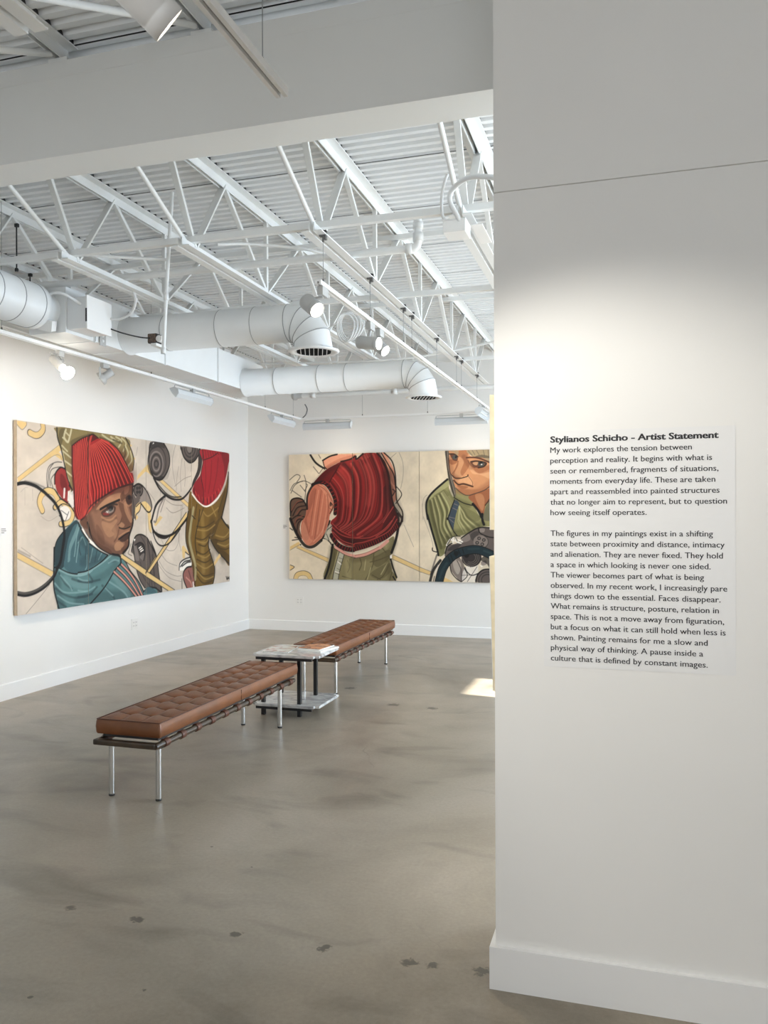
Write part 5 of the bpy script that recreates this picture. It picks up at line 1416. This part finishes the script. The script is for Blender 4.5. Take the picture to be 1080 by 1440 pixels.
('S','5e3a2c',35,62,1,[2417,1601,2471,1511,2506,1466]),
('S','a06a4b',45,80,1,[2344,1169,2559,1149,2762,1260]),
('S','a06a4b',40,71,1,[2542,1457,2648,1420,2763,1461]),
('S','5e3a2c',100,21,0,[2453,1589,2560,1588,2649,1564,2763,1514]),
('F','5e3a2c',90,1,[2502,1533,2587,1544,2706,1515,2675,1472,2586,1458,2524,1488]),
('F','e0b58d',60,1,[2533,1523,2595,1530,2586,1491,2551,1496]),
('F','545654',100,1,[2680,1504,2676,1489,2664,1477,2648,1471,2630,1472,2614,1478,2602,1491,2599,1506,2602,1522,2614,1534,2630,1539,2649,1539,2664,1532,2676,1520]),
('F','1a1718',100,1,[2656,1514,2654,1506,2648,1500,2640,1496,2630,1496,2622,1500,2616,1507,2614,1515,2616,1524,2622,1531,2630,1534,2640,1534,2648,1530,2654,1523]),
('F','e6e0d8',80,1,[2655,1498,2653,1495,2650,1492,2646,1491,2641,1491,2637,1493,2634,1495,2633,1499,2634,1503,2637,1506,2641,1508,2646,1507,2650,1506,2653,1503]),
('S','1a1718',85,18,0,[2507,1537,2587,1544,2701,1517,2675,1472,2604,1457]),
('S','5e3a2c',70,12,0,[2471,1555,2506,1493,2560,1457]),
('S','1a1718',100,13,0,[2264,1365,2309,1329,2381,1329,2461,1351,2470,1370]),
('S','5e3a2c',80,8,0,[2461,1370,2524,1281,2528,1237]),
('S','5e3a2c',100,20,0,[2286,1303,2345,1249,2416,1257,2532,1220]),
('F','a06a4b',80,1,[2327,1240,2470,1219,2416,1190,2354,1209]),
('S','1a1718',80,10,0,[2300,1280,2345,1247,2416,1248,2523,1218]),
('S','5e3a2c',70,8,0,[2264,1383,2309,1453,2345,1549]),
('S','3d3837',80,13,0,[2309,1205,2380,1142,2461,1108,2559,1130,2683,1174,2767,1234]),
('S','1a1718',100,13,0,[2290,1081,2416,1010,2541,978]),
('S','1a1718',100,33,0,[2532,1000,2603,912,2647,824,2651,870,2655,791,2673,739]),
('S','1a1718',80,15,0,[2691,981,2753,1068]),
('F','6b6559',70,1,[2700,964,2770,1051,2770,806,2664,806]),
('S','1a1718',100,27,0,[2202,1317,2018,1164,1937,1058,1921,951,1942,808,1936,864,1998,649,2061,436,2081,342]),
('S','1a1718',100,14,0,[2002,435,2006,400,2057,384]),
('S','6b615c',80,22,0,[2061,347,2024,239,1978,96]),
('F','6b615c',100,1,[2166,374,2207,464,2343,509,2468,628,2611,690,2809,678,2808,398,2698,419,2557,453,2414,403,2270,358,2179,312]),
('F','3d3837',80,1,[2198,401,2270,473,2378,483,2306,420]),
('F','9a8f88',60,1,[2379,571,2468,624,2495,545,2396,509]),
('F','9a8f88',80,1,[2620,686,2681,686,2673,642,2619,642]),
('F','3d3837',60,1,[2495,598,2557,651,2611,633,2539,528]),
('F','8a7f78',100,1,[2728,520,2718,484,2691,455,2653,439,2610,439,2572,454,2545,483,2537,519,2546,556,2572,585,2610,601,2654,601,2692,585,2718,557]),
('F','3d3837',100,1,[2634,563,2632,554,2625,547,2616,542,2604,542,2595,546,2588,554,2586,563,2588,573,2595,581,2604,585,2616,585,2625,581,2632,573]),
('F','8a7f78',100,1,[2621,563,2619,560,2617,556,2612,554,2608,554,2603,556,2601,560,2600,563,2601,567,2603,571,2608,573,2612,573,2617,571,2619,568]),
('F','3d3837',100,1,[2694,542,2692,533,2685,525,2676,521,2664,520,2655,525,2648,533,2647,541,2648,551,2655,559,2664,563,2676,563,2685,559,2692,551]),
('F','8a7f78',100,1,[2681,542,2679,538,2677,535,2672,533,2668,533,2663,534,2661,538,2660,541,2661,546,2663,549,2668,551,2672,551,2677,549,2679,546]),
('F','3d3837',100,1,[2609,506,2607,497,2600,489,2591,485,2579,485,2570,489,2563,497,2561,506,2563,515,2570,523,2579,528,2591,528,2600,524,2607,516]),
('F','8a7f78',100,1,[2596,506,2594,502,2592,499,2587,497,2583,497,2578,499,2576,502,2575,506,2576,510,2578,514,2583,516,2587,516,2592,514,2594,510]),
('F','3d3837',100,1,[2675,488,2672,479,2665,471,2656,467,2645,467,2636,471,2629,479,2627,488,2629,497,2636,505,2645,510,2656,510,2665,506,2672,498]),
('F','8a7f78',100,1,[2661,488,2660,485,2657,481,2653,479,2648,479,2644,481,2641,484,2640,488,2641,492,2644,496,2648,498,2653,498,2657,496,2660,492]),
('S','3d3837',80,11,0,[2680,592,2697,581,2711,567,2721,551,2726,533,2727,514,2723,495,2714,479,2702,464,2685,451,2667,443,2646,438,2624,437,2604,440,2584,447]),
('S','1a1718',100,15,0,[2602,686,2628,625,2734,581,2809,573]),
('S','1a1718',100,16,0,[2379,562,2486,637,2620,699,2809,691]),
('S','1a1718',100,16,0,[2170,366,2198,455,2261,499]),
('S','efe9e0',100,16,0,[2189,472,2234,544,2280,570]),
('S','efe9e0',100,16,0,[2243,544,2307,526]),
('S','efe9e0',100,16,0,[2307,562,2325,517,2378,500]),
('S','efe9e0',100,16,0,[2343,544,2396,518]),
('S','efe9e0',100,16,0,[2270,508,2280,553]),
('S','1a1718',100,10,0,[2198,481,2271,579,2370,588]),
('S','1a1718',100,10,0,[2307,570,2329,526]),
('F','8a7f78',100,1,[2238,233,2288,296,2351,323,2414,227,2436,104,2382,7,2305,75,2242,162]),
('F','d3c9bc',45,1,[2270,278,2324,288,2378,226,2341,102,2288,163]),
('S','1a1718',100,13,0,[2233,215,2251,127,2314,49,2377,6]),
('S','3d3837',100,9,0,[2324,279,2377,156,2377,10]),
('F','e6e0d8',70,1,[2431,192,2592,221,2556,11,2395,8]),
('S','1a1718',100,13,0,[2427,192,2458,131,2520,92,2609,124]),
('S','1a1718',100,11,0,[2422,174,2458,87,2386,10]),
('S','3d3837',80,9,0,[2583,203,2458,12]),
('S','3d3837',80,8,0,[2377,90,2502,96]),
('F','3d3837',100,1,[2641,318,2627,267,2592,225,2540,201,2482,201,2430,223,2395,264,2382,315,2395,367,2431,409,2483,432,2541,433,2592,410,2628,369]),
('S','8a7f78',70,6,0,[2521,416,2547,408,2569,396,2588,378,2601,357,2608,332,2609,308,2603,284,2591,261,2573,242,2551,228,2526,219,2500,217,2473,220,2449,229]),
('S','8a7f78',70,6,0,[2518,395,2538,390,2556,379,2570,365,2581,349,2586,329,2587,310,2582,291,2572,273,2558,258,2541,246,2522,240,2500,237,2480,240,2460,247]),
('S','8a7f78',70,6,0,[2514,374,2528,370,2541,362,2552,353,2560,340,2564,326,2564,312,2561,298,2554,284,2544,274,2531,265,2516,260,2501,258,2486,260,2472,266]),
('F','1a1718',100,1,[2482,347,2478,334,2469,322,2457,316,2441,315,2429,321,2420,333,2417,346,2420,360,2429,372,2442,378,2457,378,2469,372,2478,361]),
('S','8a7f78',80,7,0,[2378,350,2423,254,2503,193]),
('F','9a8f88',100,1,[2636,265,2698,283,2698,231,2645,221]),
('F','1a1718',80,1,[2627,300,2786,372,2785,110,2715,231]),
('F','efe9e0',100,0,[2609,230,2658,213,2645,195]),
('F','6b615c',100,1,[2569,11,2591,98,2662,160,2786,171,2785,16]),
('S','3d3837',85,13,0,[2588,-37,2578,-15,2571,8,2569,31,2571,56,2578,79,2589,101,2604,121,2622,138,2644,152,2668,162,2693,170,2720,172,2745,170,2771,164]),
('S','3d3837',85,13,0,[2619,-19,2611,-3,2605,15,2604,32,2605,51,2611,68,2620,85,2631,100,2645,114,2662,124,2680,133,2699,137,2720,139,2739,138,2758,134]),
('S','3d3837',85,13,0,[2650,-3,2644,8,2641,21,2640,33,2641,46,2644,58,2651,70,2659,81,2668,90,2680,97,2692,102,2705,106,2719,107,2733,106,2746,103]),
('S','1a1718',100,18,0,[2566,14,2591,102,2662,165,2768,175]),
('S','1a1718',100,117,0,[2088,4,2138,170,2225,295,2342,376,2521,418,2645,406,2804,337]),
('S','26383e',100,94,0,[2088,4,2138,170,2225,295,2342,376,2521,418,2645,406,2804,337]),
('S','34484d',80,31,0,[2092,44,2134,152,2188,241]),
('S','34484d',90,26,0,[2672,406,2769,372]),
('S','34484d',70,21,0,[2468,426,2610,432]),
('S','1a1718',80,13,0,[2207,330,2234,260]),
('S','1a1718',80,13,0,[2243,349,2270,278]),
('S','1a1718',80,13,0,[2288,402,2315,323]),
('S','1a1718',80,13,0,[2342,412,2369,350]),
('S','1a1718',80,13,0,[2396,430,2414,368]),
('F','1a1718',80,1,[2348,367,2344,354,2335,342,2322,336,2307,336,2294,342,2285,353,2283,367,2285,381,2294,393,2307,399,2322,399,2335,393,2344,381]),
('S','1a1718',95,36,0,[1969,2,2015,150,2107,276]),
('S','e6e0d8',80,9,0,[2033,97,2079,213]),
('S','1a1718',100,10,0,[2014,7,2028,70])]
def srgb(h):
    c = np.array([int(h[i:i+2], 16) for i in (0, 2, 4)])/255.
    return np.where(c <= .04045, c/12.92, ((c+.055)/1.055)**2.4)
def pairs(a): return np.array(a, float).reshape(-1, 2)
def smooth(P, closed, n=6):
    m = len(P); out = []
    if m < 3: return P
    for i in range(m if closed else m-1):
        if closed: p0, p1, p2, p3 = P[i-1], P[i], P[(i+1) % m], P[(i+2) % m]
        else: p0, p1, p2, p3 = P[max(i-1, 0)], P[i], P[i+1], P[min(i+2, m-1)]
        for k in range(n):
            t = k/n; out.append(.5*(2*p1+(p2-p0)*t+(2*p0-5*p1+4*p2-p3)*t*t+(3*p1-p0-3*p2+p3)*t**3))
    if not closed: out.append(P[-1])
    return np.array(out)
class Canvas:
    """a picture painted in millimetres, sampled on a fine grid"""
    def __init__(s, W, H, du, dv, base):
        s.W, s.H = W, H; s.nu, s.nv = round(W/du)+1, round(H/dv)+1
        s.su, s.sv = s.nu*2, s.nv*2
        s.du, s.dv = W/(s.su-1), H/(s.sv-1)
        s.c = np.empty((s.sv, s.su, 3)); s.c[:] = base
        s.rng = np.random.default_rng(5)
    def noise(s, cells, amp):
        cv, cu = cells; g = s.rng.random((cv+2, cu+2))
        y = np.linspace(0, cv, s.sv); x = np.linspace(0, cu, s.su); iy = y.astype(int); ix = x.astype(int); fy = y-iy; fx = x-ix
        fy = fy*fy*(3-2*fy); fx = fx*fx*(3-2*fx)
        a = g[iy][:, ix]*(1-fx)+g[iy][:, ix+1]*fx; b = g[iy+1][:, ix]*(1-fx)+g[iy+1][:, ix+1]*fx
        s.c *= (1+amp*((a*(1-fy[:, None])+b*fy[:, None])-.5)*2)[:, :, None]
    def box(s, lo, hi):
        i0 = max(0, int(lo[0]/s.du)); i1 = min(s.su, int(hi[0]/s.du)+2); j0 = max(0, int(lo[1]/s.dv)); j1 = min(s.sv, int(hi[1]/s.dv)+2)
        return (i0, i1, j0, j1) if i1 > i0 and j1 > j0 else None
    def blend(s, b, a, col):
        i0, i1, j0, j1 = b; r = s.c[j0:j1, i0:i1]; r += (col-r)*a[:, :, None]
    def fill(s, P, col, a):
        b = s.box(P.min(0), P.max(0))
        if not b: return
        i0, i1, j0, j1 = b; X = (np.arange(i0, i1)*s.du)[None, :]; Y = (np.arange(j0, j1)*s.dv)[:, None]
        ins = np.zeros((j1-j0, i1-i0), bool)
        for (x0, y0), (x1, y1) in zip(P, np.roll(P, -1, 0)):
            if y0 == y1: continue
            ins ^= ((Y >= min(y0, y1)) & (Y < max(y0, y1))) & (X < x0+(Y-y0)*(x1-x0)/(y1-y0))
        s.blend(b, ins*a, col)
    def stroke(s, P, w, col, a, soft):
        e = w*.45 if soft else 3.; r = w/2+e; acc = None; B = s.box(P.min(0)-r, P.max(0)+r)
        if not B: return
        acc = np.zeros((B[3]-B[2], B[1]-B[0]))
        for p, q in zip(P[:-1], P[1:]):
            b = s.box(np.minimum(p, q)-r, np.maximum(p, q)+r)
            if not b: continue
            X = (np.arange(b[0], b[1])*s.du)[None, :]; Y = (np.arange(b[2], b[3])*s.dv)[:, None]
            d = q-p; L = d@d
            t = np.clip(((X-p[0])*d[0]+(Y-p[1])*d[1])/L, 0, 1) if L > 0 else 0
            D = np.hypot(X-p[0]-t*d[0], Y-p[1]-t*d[1])
            v = acc[b[2]-B[2]:b[3]-B[2], b[0]-B[0]:b[1]-B[0]]; np.maximum(v, np.clip((w/2-D)/e+.5, 0, 1), out=v)
        s.blend(B, acc*a, col)
    def paint(s, items):
        for it in items:
            col = srgb(it[1]); a = it[2]/100
            if it[0] == 'F':
                P = pairs(it[4]); s.fill(smooth(P, True) if it[3] else P, col, a)
            elif it[0] == 'S':
                s.stroke(smooth(pairs(it[5]), False), it[3], col, a, it[4])
            else:
                w, n, off, G = it[3], it[4], it[5]/100, [smooth(pairs(g), False) for g in it[6]]
                m = 24; G = [np.array([g[int(round(k*(len(g)-1)/m))] for k in range(m+1)]) for g in G]
                for k in range(n):
                    t = min((k+off)/(n-1), 1)*(len(G)-1); j = min(int(t), len(G)-2); f = t-j
                    s.stroke(G[j]*(1-f)+G[j+1]*f, w, col, a, it[7])
    def result(s):
        return s.c.reshape(s.nv, 2, s.nu, 2, 3).mean((1, 3))

def painting(name, label, origin, right, out, W, H, depth, seams, gap, items, tint):
    """canvas panels side by side; origin = lower left corner on the wall"""
    o, r, q, up = V(*origin), V(*right), V(*out), V(0, 0, 1)
    t = thing(name, label, 'painting', tuple(o))
    cv = Canvas(W*1000, H*1000, 7. if W > 3 else 5.5, 5.5, srgb(tint))
    cv.noise((4, 7), .07); cv.noise((14, 24), .07); cv.paint(items); cv.noise((60, 120), .03)
    img = cv.result()**1.17; nv, nu = img.shape[:2]
    cuts = [0.]+list(seams)+[W]
    for k in range(len(cuts)-1):
        a, b = cuts[k]+(gap/2 if k else 0), cuts[k+1]-(gap/2 if k < len(cuts)-2 else 0)
        i0, i1 = math.ceil(a/W*(nu-1)), math.floor(b/W*(nu-1))
        us = [a]+[i*W/(nu-1) for i in range(i0, i1+1) if a < i*W/(nu-1) < b]+[b]; ci = [min(nu-1, max(0, round(u/W*(nu-1)))) for u in us]
        n = len(us); me = MB()
        vs = [r*u+up*(H*j/(nv-1))+q*depth for j in range(nv) for u in us]
        me.v = [tuple(p) for p in vs]; me.f = [(j*n+i, j*n+i+1, (j+1)*n+i+1, (j+1)*n+i) for j in range(nv-1) for i in range(n-1)]
        me.mi = [0]*len(me.f); me.sm = [False]*len(me.f)
        nfront = len(me.v)
        e = .0004; c8 = [r*u+up*z+q*d for d in (.012, depth-e) for z in (0, H) for u in (a, b)]
        me.add(c8, [(0, 1, 3, 2), (4, 6, 7, 5), (0, 4, 5, 1), (2, 3, 7, 6), (0, 2, 6, 4), (1, 5, 7, 3)], 1)
        ob = me.build('canvas_panel', ['paint', 'canvas_edge'], t)
        at = ob.data.color_attributes.new('paint', 'FLOAT_COLOR', 'POINT')
        full = np.ones((len(ob.data.vertices), 4), np.float32)
        full[:nfront, :3] = img[:, ci, :].reshape(-1, 3); full[nfront:, :3] = .5
        at.data.foreach_set('color', full.ravel())
    return t
painting('painting', 'wide four panel painting of a person in a red knitted hat and teal jacket', (XL, 5.826, .707), (0, 1, 0), (1, 0, 0), 3.876, 1.685, .048, (.961, 1.952, 2.914), .004, ART_LEFT, 'd0c5b8')
painting('painting', 'three panel painting of a red knitted vest and a fair-haired face on the back wall', (-4.478, YB, .710), (1, 0, 0), (0, -1, 0), 2.80, 1.686, .048, (.914, 1.830), .006, ART_BACK, 'ddd0ba')
# ------------------------------------------------------------------ light
def light(name, kind, loc, energy, col, target=None, **kw):
    L = bpy.data.lights.new(name, kind); L.energy = energy; L.color = col
    for k, v in kw.items(): setattr(L, k, v)
    o = bpy.data.objects.new(name, L); COL.objects.link(o); o.location = loc
    if target is not None:
        d = Vector(target)-Vector(loc); o.rotation_euler = d.to_track_quat('-Z', 'Y').to_euler()
    return o
COOL = (.80, .90, 1.0); NEUT = (1, .985, .96); WARM = (1, .86, .68)
def win_light(name, loc, target, sx, sy, e, col):
    return light(name, 'AREA', loc, e, col, target, shape='RECTANGLE', size=sx, size_y=sy)
win_light('daylight_window_1', (XR-.03, 4.67, 1.25), (0, 4.67, 1.25), 2.3, 1.75, E_WIN*.75, COOL)
win_light('daylight_window_2', (XR-.03, 8.6, 1.25), (0, 8.6, 1.25), 2.5, 1.75, E_WIN*.85, COOL)
win_light('daylight_door', (XR-.03, 6.56, 1.5), (0, 6.56, 1.5), .74, 2.9, E_WIN*1.7, (.62, .80, 1))
win_light('front_fill_left', (-2.5, YF+.03, 1.475), (-2.5, 5, 1.475), 3.7, 2.4, E_FRONT, NEUT)  # fill lights added for the near room, at unseen windows behind the camera
win_light('front_fill_right', (1.9, YF+.03, 1.475), (1.9, 5, 1.475), 2.9, 2.4, E_FRONT*.8, NEUT)
sd = Vector((-1, .154, -.533))
s = light('sun', 'SUN', (10, 5, 8), E_SUN, (1, .96, .88)); s.data.angle = .009; s.rotation_euler = sd.to_track_quat('-Z', 'Y').to_euler()
# track lamps
light('spot_wall_text', 'SPOT', (-.90, 1.52, 2.553), E_SPOT, (1, .96, .88), (.05, 2.69, 1.36), spot_size=1.14, spot_blend=.75, shadow_soft_size=.03)
light('spot_gallery', 'SPOT', (-1.63, 4.20, 2.655), 50, WARM, (-.4, 3.6, 1.2), spot_size=1.2, spot_blend=.8, shadow_soft_size=.03)
light('spot_pair_left', 'SPOT', (-1.55, 5.094, 2.675), 70, WARM, (4, 4.0, 1.8), spot_size=1.0, spot_blend=.8, shadow_soft_size=.03)
light('spot_pair_right', 'SPOT', (-1.58, 5.313, 2.655), 70, WARM, (1.5, 4.6, 0), spot_size=1.0, spot_blend=.8, shadow_soft_size=.03)
light('bulb_left_track', 'SPOT', (-3.93, 5.24, 2.585), 60, WARM, (-2.5, 7.0, 1.2), spot_size=1.8, spot_blend=.9, shadow_soft_size=.05)
for nm, c, tg, ry in (('washer_left', (TL-.02, 7.06, 2.715), (XL, 7.06, 1.9), 0), ('washer_corner', (TL-.02, 9.18, 2.715), (XL, 9.18, 1.9), 0), ('washer_back', (-3.71, TB+.02, 2.705), (-3.71, YB, 2.0), 1), ('washer_back_right', (-1.98, TB+.02, 2.705), (-1.98, YB, 2.0), 1)):
    a = light(nm, 'AREA', c, E_WASH, WARM, tg, shape='RECTANGLE', size=.05 if ry == 0 else .56, size_y=.56 if ry == 0 else .05)
for nm, c, tg in (('washer_spill', (TL-.02, 7.06, 2.70), (XL, 7.06, .3)), ('washer_spill_corner', (TL-.02, 9.0, 2.70), (XL, 9.0, .3)), ('washer_spill_back', (-3.71, TB+.0, 2.70), (-3.71, YB, .3)), ('washer_spill_right', (-1.98, TB, 2.70), (-1.98, YB, .3))):
    light(nm, 'SPOT', c, E_LEFT*(.55 if 'back' in nm or 'right' in nm else .6), WARM, tg, spot_size=2.2, spot_blend=1, shadow_soft_size=.04)
for nm, c, tg in (('fill_left_near', (TL, 4.3, 2.65), (XL, 6.3, 1.6)), ('fill_left_mid', (TL, 3.6, 2.65), (XL, 4.9, 1.9))):  # added warm fill without fixtures, out of view, to warm the walls
    light(nm, 'SPOT', c, E_LEFT*2.6, WARM, tg, spot_size=1.7, spot_blend=.9, shadow_soft_size=.05)

w = bpy.data.worlds.new('sky'); SC.world = w; w.use_nodes = True
bg = w.node_tree.nodes['Background']; bg.inputs[0].default_value = (.72, .84, 1, 1); bg.inputs[1].default_value = 1.0

# ------------------------------------------------------------------ camera
f_px, th, roll = 1151.9, .294826, .002806
R = Vector((math.cos(th), math.sin(th), 0)); U = Vector((0, 0, 1)); Fw = Vector((-math.sin(th), math.cos(th), 0))
R2 = R*math.cos(roll)-U*math.sin(roll); U2 = R*math.sin(roll)+U*math.cos(roll)
cam = bpy.data.cameras.new('camera'); co = bpy.data.objects.new('camera', cam); COL.objects.link(co)
m4 = Matrix((R2, U2, -Fw)).transposed().to_4x4(); m4.translation = (0, 0, 1.55); co.matrix_world = m4
cam.sensor_fit = 'VERTICAL'; cam.sensor_height = 36; cam.sensor_width = 27; cam.lens = f_px*36/1440
cam.shift_y = 6.64/1440; cam.clip_start = .05
SC.camera = co
SC.view_settings.view_transform = 'Standard'; SC.view_settings.look = 'None'; SC.view_settings.gamma = 1
SC.view_settings.use_curve_mapping = False; SC.view_settings.exposure = EXPO
SC.cycles.max_bounces = 10; SC.cycles.diffuse_bounces = 6; SC.cycles.glossy_bounces = 4; SC.cycles.transparent_max_bounces = 8
SC.cycles.sample_clamp_indirect = 4; SC.cycles.use_denoising = True
SC.cycles.caustics_reflective = False; SC.cycles.caustics_refractive = False
